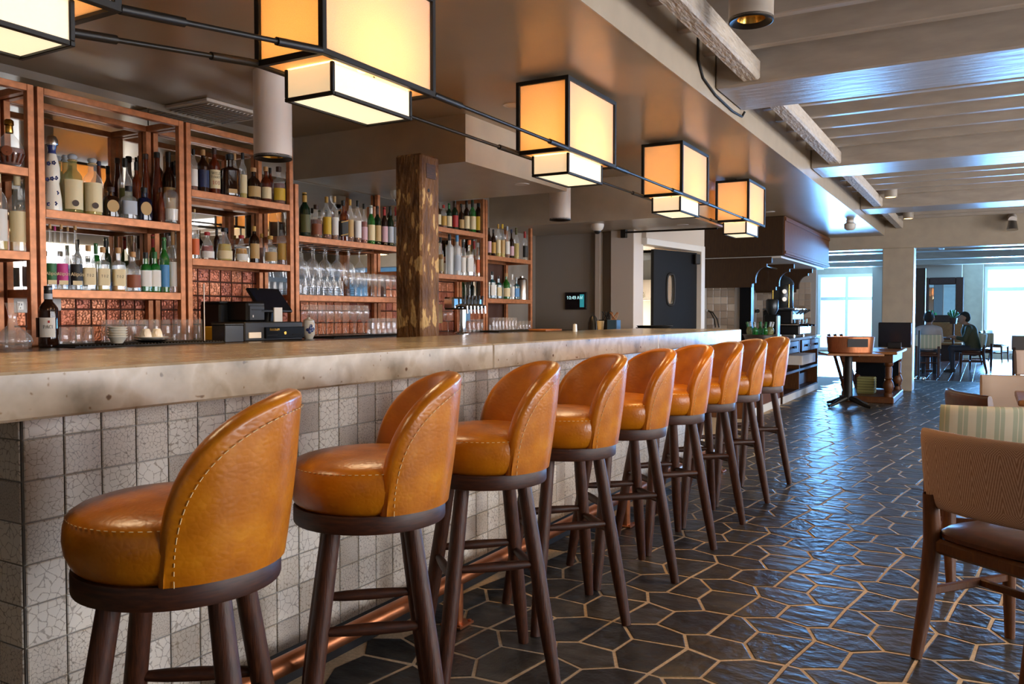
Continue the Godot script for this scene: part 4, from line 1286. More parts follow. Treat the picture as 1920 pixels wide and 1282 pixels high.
	part(ou, "plate", bx(Vector3(0.006, 0.075, 0.12), 0.002), M.white_plastic)
	for s in [-1, 1]:
		part(ou, "socket", bx(Vector3(0.004, 0.045, 0.035), 0.001), M.ceramic_white, Vector3(0.004, 0, s * 0.025))
		for k in 3: part(ou, "slot", bx(Vector3(0.002, 0.01 if k < 2 else 0.006, 0.003), 0.0), M.black_plastic, Vector3(0.0066, 0.006 if k < 2 else -0.012, s * 0.025 + (k - 0.5) * 0.012 * (1 if k < 2 else 0)))
	single("card_reader", bx(Vector3(0.03, 0.09, 0.05), 0.004), M.white_plastic, "white plug adapter on the copper wall behind the wine bottle", "adapter", on_x(104, 567, -4.415))
	# register
	var z0 = on_x(457, 620, -3.86).z
	var z1 = on_x(566, 620, -3.86).z
	var cd = thing("cash_drawer", "black steel cash drawer with keyhole under the tilted terminal", "cash drawer", Vector3(-4.0, Y, (z0 + z1) / 2))
	var w = z0 - z1
	part(cd, "body", bx(Vector3(0.3, 0.115, w), 0.006), M.grey_plastic, Vector3(0, 0.0575, 0))
	part(cd, "drawer_front", bx(Vector3(0.02, 0.07, w * 0.68), 0.003), M.black_paint, Vector3(0.155, 0.048, -w * 0.155))
	part(cd, "keyhole", turned([Vector2(0, 0), Vector2(0.011, 0), Vector2(0.01, 0.004), Vector2(0, 0.004)], 14), M.brass, Vector3(0.165, 0.045, -w * 0.14), Vector3(0, 0, -PI / 2))
	for s in [0.08, -0.36]: part(cd, "slot", bx(Vector3(0.004, 0.005, w * 0.18), 0.001), M.black_rubber, Vector3(0.166, 0.033, s * w))
	part(cd, "maker_name", words("Rostrum", 0.022, 0.0008), M.brass, Vector3(0.1665, 0.068, 0.02), Vector3(0, PI / 2, 0))
	part(cd, "paper_stack", bx(Vector3(0.02, 0.035, w * 0.2), 0.001), M.paper, Vector3(0.146, 0.035, w * 0.345))
	var rp = thing("receipt_printer", "black receipt printer standing on the cash drawer", "printer", Vector3(-4.02, Y + 0.1155, on_x(472, 580, -3.95).z))
	part(rp, "body", bx(Vector3(0.22, 0.125, 0.15), 0.012), M.black_plastic, Vector3(0, 0.0625, 0))
	part(rp, "front", bx(Vector3(0.01, 0.09, 0.12), 0.003), M.grey_plastic, Vector3(0.113, 0.055, 0))
	part(rp, "paper_slit", bx(Vector3(0.003, 0.005, 0.09), 0.0), M.black_rubber, Vector3(0.119, 0.075, 0))
	part(rp, "button", bx(Vector3(0.003, 0.014, 0.008), 0.0), M.white_plastic, Vector3(0.119, 0.035, 0.035))
	var sc2 = thing("black_cabinet_box", "black box behind the receipt printer by the copper tiles", "box", Vector3(-4.17, Y, on_x(421, 590, -4.1).z))
	part(sc2, "body", bx(Vector3(0.18, 0.23, 0.11), 0.01), M.black_plastic, Vector3(0, 0.115, 0))
	part(sc2, "lid", bx(Vector3(0.17, 0.012, 0.1), 0.004), M.grey_plastic, Vector3(0, 0.236, 0))
	var sb = thing("black_tip_box", "small black box in front of the register", "box", Vector3(-3.83, Y, on_x(427, 620, -3.83).z))
	part(sb, "body", bx(Vector3(0.11, 0.1, 0.14), 0.004), M.black_plastic, Vector3(0, 0.05, 0))
	part(sb, "lid", bx(Vector3(0.112, 0.008, 0.142), 0.002), M.grey_plastic, Vector3(0, 0.104, 0))
	var p = on_x(505, 558, -3.97)
	var po = thing("register_terminal", "tilted black touchscreen terminal of the cash register", "terminal", Vector3(p.x, Y + 0.1155, p.z))
	part(po, "stand", limb_mesh(Vector3(-0.03, 0, 0), Vector3(0, 0.12, 0), 0.045, 0.03, 12), M.black_plastic)
	var sr = part(po, "screen_housing", bx(Vector3(0.2, 0.02, 0.27), 0.006), M.black_plastic, Vector3(0, 0.135, 0), Vector3(0, 0, -0.85))
	part(sr, "screen", bx(Vector3(0.185, 0.002, 0.255), 0.0), M.navy_screen, Vector3(0, 0.0105, 0))
	part(sr, "badge", bx(Vector3(0.012, 0.001, 0.012), 0.0), M.brass, Vector3(-0.088, 0.0118, 0.05))
	single("folded_receipt", bx(Vector3(0.01, 0.09, 0.07), 0.001), M.paper, "white folded paper leaning behind the terminal", "paper", Vector3(-3.9, Y + 0.16, on_x(521, 590, -3.9).z))
	# jar, thin rod, napkin stack
	at = on_x(579, 620, -3.9)
	var ja = thing("ginger_jar", "white lidded ginger jar with blue painting", "jar", Vector3(at.x, Y, at.z), 0.9)
	part(ja, "body", turned([Vector2(0, 0), Vector2(0.026, 0), Vector2(0.03, 0.01), Vector2(0.04, 0.03), Vector2(0.041, 0.1), Vector2(0.036, 0.115), Vector2(0.037, 0.122), Vector2(0, 0.124)], 24), M.ceramic_white)
	part(ja, "lid_knob", turned([Vector2(0.03, 0.124), Vector2(0.025, 0.13), Vector2(0.01, 0.133), Vector2(0.011, 0.142), Vector2(0, 0.144)], 18), M.ceramic_white)
	for q in [[-0.3, 0.06], [0.1, 0.07], [0.4, 0.055], [0.0, 0.045], [0.65, 0.065], [0.25, 0.085]]:
		part(ja, "blue_flower", turned([Vector2(0, 0), Vector2(0.012, 0), Vector2(0.008, 0.0012), Vector2(0, 0.0015)], 7), M.ceramic_blue, Vector3(sin(q[1] * 0 + q[0]) * 0.0405, q[1], cos(q[0]) * 0.0405), Vector3(PI / 2, q[0], 0))
	at = on_x(383, 600, -3.84)
	single("bar_spoon", limb_mesh(Vector3.ZERO, Vector3(0, 0.32, 0), 0.003, 0.003, 8), M.white_metal, "thin pale rod standing upright beside the tumblers", "rod", Vector3(at.x, Ym, at.z))
	at = on_x(399, 600, -4.0)
	single("yellow_sponge_box", bx(Vector3(0.08, 0.09, 0.06), 0.006), M.print_yellow, "yellow box behind the thin rod beside the register", "box", Vector3(at.x, Y + 0.0455, at.z))
	# beer tap
	at = on_x(866, 600, -3.72)
	var bt = thing("beer_tap", "chrome beer tap tower with a row of handles beside the timber post", "beer tap", Vector3(at.x, Y, at.z))
	part(bt, "base", turned([Vector2(0, 0), Vector2(0.07, 0), Vector2(0.07, 0.008), Vector2(0.05, 0.02), Vector2(0, 0.02)], 24), M.chrome)
	part(bt, "column", limb_mesh(Vector3(0, 0.015, 0), Vector3(0, 0.2, 0), 0.035, 0.035, 20), M.chrome)
	part(bt, "cross_bar", bx(Vector3(0.1, 0.1, 0.46), 0.014), M.chrome, Vector3(0, 0.25, -0.03))
	for k in 6:
		var z = 0.08 - 0.055 * k
		var ta = part(bt, "faucet", limb_mesh(Vector3(0.04, 0.24, z), Vector3(0.1, 0.225, z), 0.012, 0.014, 10), M.chrome)
		part(ta, "spout", limb_mesh(Vector3(0.1, 0.23, z), Vector3(0.105, 0.17, z), 0.01, 0.008, 8), M.chrome)
		part(bt, "tap_handle", limb_mesh(Vector3(0.075, 0.24, z), Vector3(0.078, 0.315, z), 0.007, 0.011, 8), M.black_plastic)
	single("blue_menu_board", bx(Vector3(0.01, 0.2, 0.07), 0.002), mat("blue_board", "5a86ad", 0.5), "narrow blue board standing behind the beer tap", "board", on_x(877, 580, -4.02))
	single("framed_card", bx(Vector3(0.015, 0.16, 0.09), 0.003), M.print_tan, "small framed tan card beside the timber post", "card", on_x(823, 588, -4.02))
	single("steel_canister", turned([Vector2(0, 0), Vector2(0.055, 0), Vector2(0.055, 0.2), Vector2(0.05, 0.21), Vector2(0.02, 0.225), Vector2(0.02, 0.24), Vector2(0, 0.242)], 24), M.brushed_steel, "shiny steel canister with lid on the end shelf", "canister", Vector3(-4.17, 1.4045, on_x(978, 540, -4.17).z))
	single("lidded_bowl", turned([Vector2(0.06, 0), Vector2(0.055, 0.02), Vector2(0.035, 0.04), Vector2(0, 0.045)], 18), M.black_rubber, "small black domed bowl cover on the back counter behind the timber post", "cover", Vector3(-3.6, Y, on_x(765, 622, -3.6).z))
	single("wood_board", bx(Vector3(0.2, 0.02, 0.34), 0.004), M.oak_flat, "small wooden board lying at the end of the back counter", "board", Vector3(-3.7, Y + 0.011, on_x(1022, 606, -3.7).z))
	single("salt_shaker", turned([Vector2(0, 0), Vector2(0.016, 0), Vector2(0.013, 0.05), Vector2(0.0, 0.056)], 14), M.ceramic_white, "small white cone standing on the bar top", "shaker", Vector3(-2.45, 1.1335, on_x(1078, 612, -2.45).z))
	# timber post
	var zp = on_x(788, 500, -3.02).z
	var tp = thing("timber_post", "reclaimed timber post with peeling paint rising from the back counter", "post", Vector3(-3.12, 0, zp - 0.11))
	part(tp, "shaft", bx(Vector3(0.2, 2.24, 0.2), 0.012), M.old_timber, Vector3(0, 1.12, 0))
	for y in [2.14, 2.02]: part(tp, "bolt_hole", limb_mesh(Vector3(0.098, y, 0.02), Vector3(0.1015, y, 0.02), 0.012, 0.012, 12), M.black_rubber)
	part(tp, "patch_plate", bx(Vector3(0.006, 0.09, 0.1), 0.001), M.dark_wood_flat, Vector3(0.1, 2.14, -0.005))

func build_ceiling_things():
	# cylinder downlights
	for q in [[512.0, 297.0, 35.0, 160.0, -3.35, "white cylinder downlight in front of the copper shelves"], [1050.0, 412.0, 20.0, 360.0, -3.4, "white cylinder downlight beside the dropped ceiling box"], [1408.0, 40.0, 41.0, -40.0, -0.99, "beige cylinder downlight among the painted joists"]]:
		var b = on_x(q[0], q[1], q[4])
		var k = scale_at(b)
		var r = q[2] / k
		var top = 2.55 if q[4] < -2 else 2.95
		var t = thing("cylinder_downlight", q[5], "ceiling light", Vector3(b.x, b.y, b.z), 0, "cylinder downlights")
		part(t, "can", turned([Vector2(r * 0.9, 0.0), Vector2(r, 0.002), Vector2(r, top - b.y), Vector2(0, top - b.y)], 32), M.white_metal if q[4] < -2 else M.beam_paint)
		part(t, "trim_ring", turned([Vector2(r * 0.62, 0.01), Vector2(r * 0.95, -0.006), Vector2(r * 1.0, -0.004), Vector2(r * 1.0, 0.012)], 32), M.black_metal)
		part(t, "reflector", turned([Vector2(r * 0.64, 0.012), Vector2(r * 0.5, 0.06), Vector2(0, 0.07)], 24), M.brass)
		part(t, "lamp_disc", turned([Vector2(0, 0.05), Vector2(r * 0.5, 0.05)], 20), glow("downlight_glow", "ffcf86", 4.0))
		var s := SpotLight3D.new()
		s.name = "downlight_beam"
		add_child(s, true)
		s.position = b + Vector3(0, -0.01, 0)
		s.rotation = Vector3(-PI / 2, 0, 0)
		s.spot_angle = 42.0
		s.spot_range = 20.0
		s.spot_attenuation = 2.0
		s.light_color = Color(1.0, 0.78, 0.5)
		s.light_energy = 1.6
		s.light_size = r * 0.5
		s.shadow_enabled = true
	# recessed lights
	for q in [[978, 345, 2.241, "recessed downlight under the dropped ceiling box"], [1280, 421, 2.14, "recessed downlight over the kitchen doorway"], [960, 197, 2.55, "recessed downlight in the bar ceiling behind the third lantern"], [1444, 397, 2.55, "recessed downlight in the bar ceiling by the wood hood"]]:
		var b = on_y(q[0], q[1], q[2])
		var t = thing("recessed_light", q[3], "ceiling light", b, 0, "recessed ceiling lights")
		part(t, "ring", turned([Vector2(0.04, -0.002), Vector2(0.055, -0.004), Vector2(0.06, 0.0)], 22), M.white_metal)
		part(t, "lens", turned([Vector2(0, -0.001), Vector2(0.042, -0.001)], 18), M.white_metal)
	for q in [[1670, 370], [1703, 410]]:
		var b = on_y(q[0], q[1], 2.72)
		var t = thing("joist_downlight", "brass-lit downlight between far joists, %s" % ("larger one" if q[0] == 1670 else "nearer the lintel"), "ceiling light", b, 0, "downlights between the joists")
		part(t, "can", turned([Vector2(0.07, 0), Vector2(0.075, 0.004), Vector2(0.075, 0.235), Vector2(0, 0.235)], 22), M.beam_paint)
		part(t, "lamp_disc", turned([Vector2(0, 0.002), Vector2(0.06, 0.002)], 18), M.downlight_glow)
	# smoke detector, cameras, vent
	var b = on_y(1594, 413, 2.55)
	single("smoke_detector", turned([Vector2(0, -0.14), Vector2(0.04, -0.14), Vector2(0.075, -0.11), Vector2(0.08, -0.05), Vector2(0.05, -0.03), Vector2(0.05, 0)], 22), M.white_plastic, "round white detector under the bar ceiling near the column", "detector", b)
	for q in [[747, 358, 2.241, "white dome camera under the dropped box beside the timber post"], [1120, 420, 2.14, "white dome camera on the lowered soffit above the pilaster"]]:
		var c = on_y(q[0], q[1], q[2])
		var t = thing("dome_camera", q[3], "camera", c, 0, "dome cameras")
		part(t, "housing", turned([Vector2(0.03, -0.07), Vector2(0.055, -0.05), Vector2(0.065, -0.02), Vector2(0.065, 0)], 22), M.white_plastic)
		part(t, "lens_dome", turned([Vector2(0, -0.1), Vector2(0.02, -0.095), Vector2(0.032, -0.075), Vector2(0.034, -0.06)], 18), M.black_plastic)
	b = on_y(397, 208, 2.55)
	var v = thing("ceiling_vent", "square white louvred vent in the bar ceiling above the shelves", "vent", b)
	part(v, "frame", bx(Vector3(0.5, 0.02, 0.5), 0.004), M.white_metal, Vector3(0, -0.011, 0))
	for k in 14: part(v, "louvre", bx(Vector3(0.42, 0.004, 0.02), 0.0), M.white_metal, Vector3(0, -0.026, -0.2 + k * 0.031), Vector3(0.5, 0, 0))
	# sprinkler elbow on the lintel, hook, cable along the soffit
	b = on_z(1898, 420, -14.9)
	var sp = thing("sprinkler_head", "white sprinkler elbow on the far lintel", "sprinkler", b)
	part(sp, "elbow", limb_mesh(Vector3(0, 0.12, -0.08), Vector3(0, 0.05, 0.12), 0.06, 0.06, 14), M.white_metal)
	part(sp, "head", limb_mesh(Vector3(0, 0.03, 0.12), Vector3(0, -0.1, 0.14), 0.055, 0.08, 14), M.brushed_steel)
	var cg := Geo.new()
	cg.tube([Vector3(-1.469, 2.95, -4.75), Vector3(-1.469, 2.72, -4.75), Vector3(-1.469, 2.64, -4.85), Vector3(-1.469, 2.6, -5.1), Vector3(-1.469, 2.585, -5.5), Vector3(-1.469, 2.6, -5.75), Vector3(-1.45, 2.632, -5.75)], 0.008, 6)
	single("black_cable", cg.mesh(), M.black_rubber, "black cable running round the painted beam beside the soffit", "cable")

# ---------------------------------------------------------------- tablet wall, doorway, kitchen
func build_kitchen_side():
	var a = on_z(1060, 548, -8.34)
	var c = on_z(1100, 580, -8.34)
	var t = thing("wall_screen", "small black wall screen showing the time 10:49 AM", "screen", (a + c) / 2)
	var w = c.x - a.x
	var h = a.y - c.y
	part(t, "bezel", bx(Vector3(w, h, 0.02), 0.003), M.black_plastic)
	part(t, "display", bx(Vector3(w - 0.02, h - 0.02, 0.002), 0.0), M.navy_screen, Vector3(0, 0, 0.0105))
	part(t, "clock_lettering", words("10:49 AM", 0.047, 0.0006), glow("screen_text", "bff0f2", 0.9), Vector3(-0.01, h * 0.18, 0.012))
	part(t, "teal_panel", bx(Vector3(w * 0.2, h - 0.05, 0.001), 0.0), glow("screen_teal", "2f8c96", 0.5), Vector3(w * 0.3, 0, 0.0118))
	# things on the counter end
	var y = 1.09
	var q = on_x(1133, 600, -3.3)
	var ends = thing("service_ledge", "dark ledge at the end of the back counter holding caddies", "counter", Vector3(-3.1, 0, -7.6))
	part(ends, "top", bx(Vector3(0.74, 0.04, 1.1), 0.004), M.dark_stone, Vector3(0, 1.07, 0))
	part(ends, "body", bx(Vector3(0.7, 1.05, 1.0), 0.004), M.black_paint, Vector3(0, 0.525, 0))
	q = on_z(1112, 600, -7.5)
	single("black_pitcher", turned([Vector2(0, 0), Vector2(0.055, 0), Vector2(0.05, 0.08), Vector2(0.035, 0.13), Vector2(0.02, 0.15), Vector2(0, 0.152)], 18), M.black_plastic, "black lidded pitcher beside the cutlery caddies", "pitcher", Vector3(q.x, y, q.z))
	q = on_z(1126, 600, -7.45)
	single("cream_cup", turned([Vector2(0, 0), Vector2(0.026, 0), Vector2(0.036, 0.1), Vector2(0.033, 0.1), Vector2(0.024, 0.004), Vector2(0, 0.004)], 18), M.print_cream, "cream cup between the black pitcher and the blue caddy", "cup", Vector3(q.x, y, q.z))
	q = on_z(1137, 600, -7.6)
	var bc = thing("straw_caddy", "black caddy full of black straws", "caddy", Vector3(q.x, y, q.z))
	part(bc, "box", bx(Vector3(0.12, 0.11, 0.12), 0.004), M.black_plastic, Vector3(0, 0.055, 0))
	for k in 14: part(bc, "straw", limb_mesh(Vector3(rng.randf_range(-0.04, 0.04), 0.1, rng.randf_range(-0.04, 0.04)), Vector3(rng.randf_range(-0.06, 0.06), 0.19, rng.randf_range(-0.06, 0.06)), 0.004, 0.004, 6), M.black_rubber)
	q = on_z(1151, 600, -7.42)
	var uc = thing("cutlery_caddy", "blue caddy with wooden picks and spoons", "caddy", Vector3(q.x, y, q.z))
	part(uc, "box", bx(Vector3(0.1, 0.11, 0.1), 0.004), mat("slate_blue", "2c4a66", 0.5), Vector3(0, 0.055, 0))
	for k in 9: part(uc, "pick", limb_mesh(Vector3(rng.randf_range(-0.03, 0.03), 0.1, rng.randf_range(-0.03, 0.03)), Vector3(rng.randf_range(-0.05, 0.05), 0.18, rng.randf_range(-0.05, 0.05)), 0.003, 0.005, 6), M.oak)
	q = on_z(1224, 600, -7.7)
	var ts = thing("tray_stack", "stack of black serving trays at the end of the bar", "trays", Vector3(q.x, y, q.z))
	for k in 3: part(ts, "tray", turned([Vector2(0, 0), Vector2(0.16, 0), Vector2(0.175, 0.016), Vector2(0.17, 0.018), Vector2(0.155, 0.005), Vector2(0, 0.005)], 28), M.black_rubber, Vector3(0.01 * k, 0.018 * k, 0))
	part(ends, "tray_shelf", bx(Vector3(0.5, 0.03, 0.5), 0.004), M.dark_stone, Vector3(q.x + 3.1, 1.073, q.z + 7.6))
	part(ends, "tray_leg", bx(Vector3(0.4, 1.058, 0.4), 0.004), M.black_paint, Vector3(q.x + 3.1, 0.529, q.z + 7.6))
	# towel bar on the soffit edge
	var p0 = on_z(1170, 436, -8.2)
	var p1 = on_x(1345, 428, -2.36)
	var br = thing("black_bar", "long thin black bar bracketed to the light pillar above the doorway", "bar", p0)
	part(br, "bracket", bx(Vector3(0.06, 0.11, 0.05), 0.004), M.black_metal)
	part(br, "rod", limb_mesh(Vector3(0.03, 0, 0.02), p1 - p0, 0.01, 0.01, 8), M.black_metal)
	# doorway wall: from the pillar to the hood
	var A = Vector3(-3.22, 0, -8.45)
	var B = Vector3(-3.03, 0, -9.92)
	var dv = (B - A)
	var L = dv.length()
	var ang = atan2(-dv.z, dv.x)
	var dw = Node3D.new()
	dw.name = "wall_doorway"
	add_child(dw)
	dw.position = A
	dw.rotation.y = ang            # local x runs along the wall, local z faces the room
	tag(dw, "wall round the kitchen doorway", "", "", "structure")
	part(dw, "header", span(Vector3(0, 2.07, -0.06), Vector3(L, 2.55, 0.06), 0.003), M.wall_light)
	part(dw, "casing", span(Vector3(L - 0.1, 0, -0.07), Vector3(L, 2.07, 0.07), 0.004), M.white_paint)
	part(dw, "casing", span(Vector3(0.0, 2.0, -0.07), Vector3(L - 0.1, 2.07, 0.07), 0.004), M.white_paint)
	# black swing door standing open towards the kitchen
	var d = Node3D.new()
	d.name = "door_1"
	add_child(d)
	d.position = A + dv.normalized() * (L - 0.12)
	d.position.y = 0.01
	d.rotation.y = ang - deg_to_rad(10.0)
	tag(d, "black swing door with an oval porthole window", "", "", "structure")
	var dl = 0.84
	var poly = [Vector2(-dl, 0), Vector2(0, 0), Vector2(0, 1.98), Vector2(-dl, 1.98)]
	var hole = []
	var cx = -dl * 0.62
	for i in 24:
		var an = TAU * i / 24.0
		hole.append(Vector2(cx + 0.075 * signf(cos(an)) * pow(absf(cos(an)), 0.6), 1.53 + 0.18 * signf(sin(an)) * pow(absf(sin(an)), 0.55)))
	var g := Geo.new()
	# leaf as two halves round the porthole
	var lowest = 18
	var left_poly = [Vector2(-dl, 0), Vector2(cx, 0)]
	for i in range(18, 5, -1): left_poly.append(hole[i])
	left_poly += [Vector2(cx, 1.98), Vector2(-dl, 1.98)]
	var right_poly = [Vector2(cx, 0), Vector2(0, 0), Vector2(0, 1.98), Vector2(cx, 1.98)]
	for i in range(6, -1, -1): right_poly.append(hole[i])
	for i in range(23, 17, -1): right_poly.append(hole[i])
	g.prism(left_poly, -0.02, 0.02)
	g.prism(right_poly, -0.02, 0.02)
	part(d, "leaf", g.mesh(), M.black_paint)
	var rim := Geo.new()
	var ring = []
	for q2 in hole: ring.append(Vector3(q2.x, q2.y, 0.02))
	rim.tube(ring, 0.016, 8, true)
	part(d, "porthole_rim", rim.mesh(), M.black_rubber)
	part(d, "pane", bx(Vector3(0.15, 0.36, 0.006), 0.0), M.window_glass, Vector3(cx, 1.53, 0))
	part(d, "hinge", bx(Vector3(0.09, 0.12, 0.06), 0.008), M.black_metal, Vector3(-0.04, 1.9, 0.04))
	# kitchen beyond
	struct("wall_kitchen_back", span(Vector3(-7.0, 0, -11.45), Vector3(-3.55, 2.7, -11.6), 0.0), M.white_paint, Vector3.ZERO, "white back wall of the kitchen")
	struct("wall_kitchen_side", span(Vector3(-7.1, 0, -8.3), Vector3(-7.0, 2.7, -11.6), 0.0), M.white_paint)
	struct("wall_kitchen_front", span(Vector3(-7.0, 0, -8.35), Vector3(-4.6, 2.7, -8.5), 0.0), M.white_paint)
	struct("wall_kitchen_return", span(Vector3(-3.62, 0, -9.95), Vector3(-3.03, 2.55, -10.1), 0.0), M.wall_light)
	struct("ceiling_kitchen", span(Vector3(-7.1, 2.7, -8.3), Vector3(-3.0, 2.8, -11.6), 0.0), M.white_paint)
	struct("floor_kitchen", span(Vector3(-7.1, -0.1, -8.35), Vector3(-4.6, 0.0, -11.6), 0.0), mat("kitchen_floor", "77706a", 0.5))
	struct("wall_kitchen_end", span(Vector3(-3.66, 0, -10.1), Vector3(-3.55, 2.55, -11.6), 0.0), M.wall_light)
	var kl = thing("kitchen_ceiling_light", "flat white ceiling light panel inside the kitchen", "ceiling light", Vector3(-4.6, 2.69, -10.2))
	part(kl, "panel", bx(Vector3(1.1, 0.02, 0.5), 0.004), glow("kitchen_panel_glow", "fff2dc", 2.2))
	daylight(Vector3(-4.6, 2.66, -10.2), Vector3(0.0001, -1, 0), Vector2(1.1, 0.5), Color(1.0, 0.95, 0.88), 40.0, "kitchen_light_area")
	var kh = thing("kitchen_hood", "steel exhaust hood inside the kitchen doorway", "hood", Vector3(-4.9, 0, -10.95))
	var hg := Geo.new()
	hg.prism([Vector2(0, 1.75), Vector2(0, 2.1), Vector2(0.45, 2.1), Vector2(0.45, 2.0)], -1.1, 1.1, Basis(Vector3(0, 0, 1), Vector3(0, 1, 0), Vector3(-1, 0, 0)), Vector3(0, 0, -0.4))
	part(kh, "canopy", hg.mesh(), mat("dark_steel", "4a4d50", 0.35, 0.8))
	part(kh, "duct_box", bx(Vector3(2.2, 0.5, 0.5), 0.01), M.brushed_steel, Vector3(0, 2.38, -0.1))
	part(kh, "warm_lamp", bx(Vector3(0.08, 0.16, 0.02), 0.004), glow("kitchen_lamp_glow", "ffe0ae", 3.0), Vector3(0.42, 1.98, 0.13))
	var ks = thing("kitchen_shelf", "steel pass shelf stacked with white plates inside the kitchen", "shelf", Vector3(-4.4, 0, -10.4))
	part(ks, "board", bx(Vector3(1.6, 0.03, 0.35), 0.004), M.brushed_steel, Vector3(0, 1.45, 0))
	part(ks, "lower_board", bx(Vector3(1.6, 0.04, 0.6), 0.004), M.brushed_steel, Vector3(0, 0.92, 0))
	for x in [-0.75, 0.1, 0.45, 0.75]: part(ks, "post", limb_mesh(Vector3(x, 0, 0.0), Vector3(x, 1.45, 0.0), 0.018, 0.018, 10), M.brushed_steel)
	for k in 6:
		single("white_plate", turned([Vector2(0, 0), Vector2(0.08, 0), Vector2(0.14, 0.012), Vector2(0.13, 0.014), Vector2(0, 0.004)], 24), M.ceramic_white, "white plate in the stack on the kitchen shelf", "plate", Vector3(-4.05, 1.4655 + 0.0145 * k, -10.4), 0.0, "stack of plates in the kitchen")

# ---------------------------------------------------------------- coffee station
func corbel(g, x0, x1, z, y0, y1):   # board with a stepped, curved lower edge, hanging from y1
	var w = x1 - x0
	var h = y1 - y0
	var p = [Vector2(x0, y1), Vector2(x0, y0), Vector2(x0 + w * 0.72, y0), Vector2(x0 + w * 0.72, y0 + h * 0.12), Vector2(x0 + w * 0.77, y0 + h * 0.14), Vector2(x0 + w * 0.77, y0 + h * 0.26)]
	for i in 9:
		var a = PI / 2 * i / 8.0
		p.append(Vector2(x0 + w * (0.77 + 0.16 * (1.0 - cos(a))), y0 + h * (0.26 + 0.42 * sin(a))))
	p += [Vector2(x0 + w * 0.93, y0 + h * 0.78), Vector2(x1, y0 + h * 0.8), Vector2(x1, y1)]
	g.prism(p, z - 0.03, z + 0.03)
func build_station():
	var HX = -2.33
	var t = thing("wood_hood", "large dark wood hood box over the coffee station with curved brackets", "hood", Vector3(-2.9, 2.03, -13.0))
	part(t, "box", span(Vector3(-3.48, 2.03, -11.3), Vector3(HX, 2.545, -14.8), 0.006), M.hood_wood_dark, -t.position)
	part(t, "side_panel", span(Vector3(HX, 2.03, -11.3), Vector3(HX + 0.02, 2.545, -14.8), 0.004), M.hood_wood, -t.position)
	for q in [[2.05, 2.09], [2.48, 2.53]]: part(t, "moulding", span(Vector3(HX + 0.02, q[0], -11.3), Vector3(HX + 0.035, q[1], -14.8), 0.004), M.hood_wood, -t.position)
	part(t, "underside", span(Vector3(-3.4, 2.005, -11.4), Vector3(HX - 0.05, 2.03, -14.75), 0.0), M.white_paint, -t.position)
	for z in [-11.42, -12.9, -14.4]:
		var g := Geo.new()
		corbel(g, -3.42, -2.5, z, 1.62, 2.02)
		part(t, "bracket", g.mesh(), M.hood_wood_dark, -t.position)
	part(t, "hanging_rail", limb_mesh(Vector3(-2.75, 1.94, -11.6), Vector3(-2.75, 1.94, -13.6), 0.012, 0.012, 10), M.brushed_steel, -t.position)
	for z in [-11.7, -13.5]: part(t, "rail_drop", limb_mesh(Vector3(-2.75, 1.94, z), Vector3(-2.75, 2.01, z), 0.008, 0.008, 8), M.brass, -t.position)
	# tiled walls of the niche
	struct("wall_station", span(Vector3(-3.6, 0, -11.3), Vector3(-3.48, 2.95, -15.0), 0.0), M.tile_grout)
	var wt = Node3D.new()
	wt.name = "wall_station_end"
	add_child(wt)
	tag(wt, "glazed beige tile wall beside the coffee station", "", "", "structure")
	for q in [[-11.75, -3.48, -3.0], [-14.75, -3.48, -2.5]]:
		part(wt, "backing", span(Vector3(q[1], 0, q[0]), Vector3(q[2], 2.0, q[0] - 0.08), 0.0), M.tile_grout)
		var n = int((q[2] - q[1]) / 0.1)
		for c in n:
			for r in 8:
				part(wt, "tile", bx(Vector3(0.096, 0.096, 0.012), 0.003), M["kitchen_tile_%d" % rng.randi_range(0, 3)], Vector3(q[1] + 0.1 * (c + 0.5), 1.0 + 0.1 * (r + 0.5), q[0] + 0.006), Vector3(rng.randf_range(-0.015, 0.015), rng.randf_range(-0.015, 0.015), 0))
	struct("trim_6", span(Vector3(-3.0, 0, -11.7), Vector3(-2.84, 2.0, -11.85), 0.004), M.black_paint, Vector3.ZERO, "dark panel at the edge of the tiled niche")
	# faucet hose on the tiles
	var b = on_z(1322, 582, -11.7)
	var fa = thing("wall_faucet", "dark wall faucet with hanging hoses on the beige tiles", "faucet", b)
	part(fa, "body", limb_mesh(Vector3(-0.06, 0, 0.03), Vector3(0.06, 0, 0.03), 0.02, 0.02, 10), M.chrome)
	for k in 2:
		var g := Geo.new()
		g.tube([Vector3(0.05, 0, 0.04), Vector3(0.1 + 0.03 * k, -0.03, 0.06), Vector3(0.15 + 0.04 * k, -0.12, 0.06), Vector3(0.17 + 0.05 * k, -0.24, 0.06)], 0.009, 8)
		part(fa, "hose", g.mesh(), M.black_rubber)
	b = on_z(1418, 583, -14.7)
	var so = thing("wall_tap", "black wall tap on the far tiles behind the bottles", "tap", b)
	part(so, "plate", bx(Vector3(0.09, 0.1, 0.02), 0.004), M.white_plastic)
	part(so, "valve", limb_mesh(Vector3(0, 0, 0.01), Vector3(0.05, 0, 0.1), 0.025, 0.035, 10), M.black_rubber)
	# base cabinet
	var X = -2.45
	var c = thing("coffee_cabinet", "grey wood coffee station cabinet with drawers and open shelves", "cabinet", Vector3(-2.9, 0, -13.2))
	var p = -c.position
	part(c, "countertop", span(Vector3(-3.45, 0.87, -11.9), Vector3(X + 0.05, 0.91, -14.72), 0.004), mat("blue_stone", "8f969c", 0.15), p)
	part(c, "back_panel", span(Vector3(-3.45, 0.1, -11.95), Vector3(-3.3, 0.87, -14.7), 0.0), M.hood_wood_dark, p)
	part(c, "base", span(Vector3(-3.4, 0.0, -11.95), Vector3(X, 0.12, -14.7), 0.004), M.cabinet_grey, p)
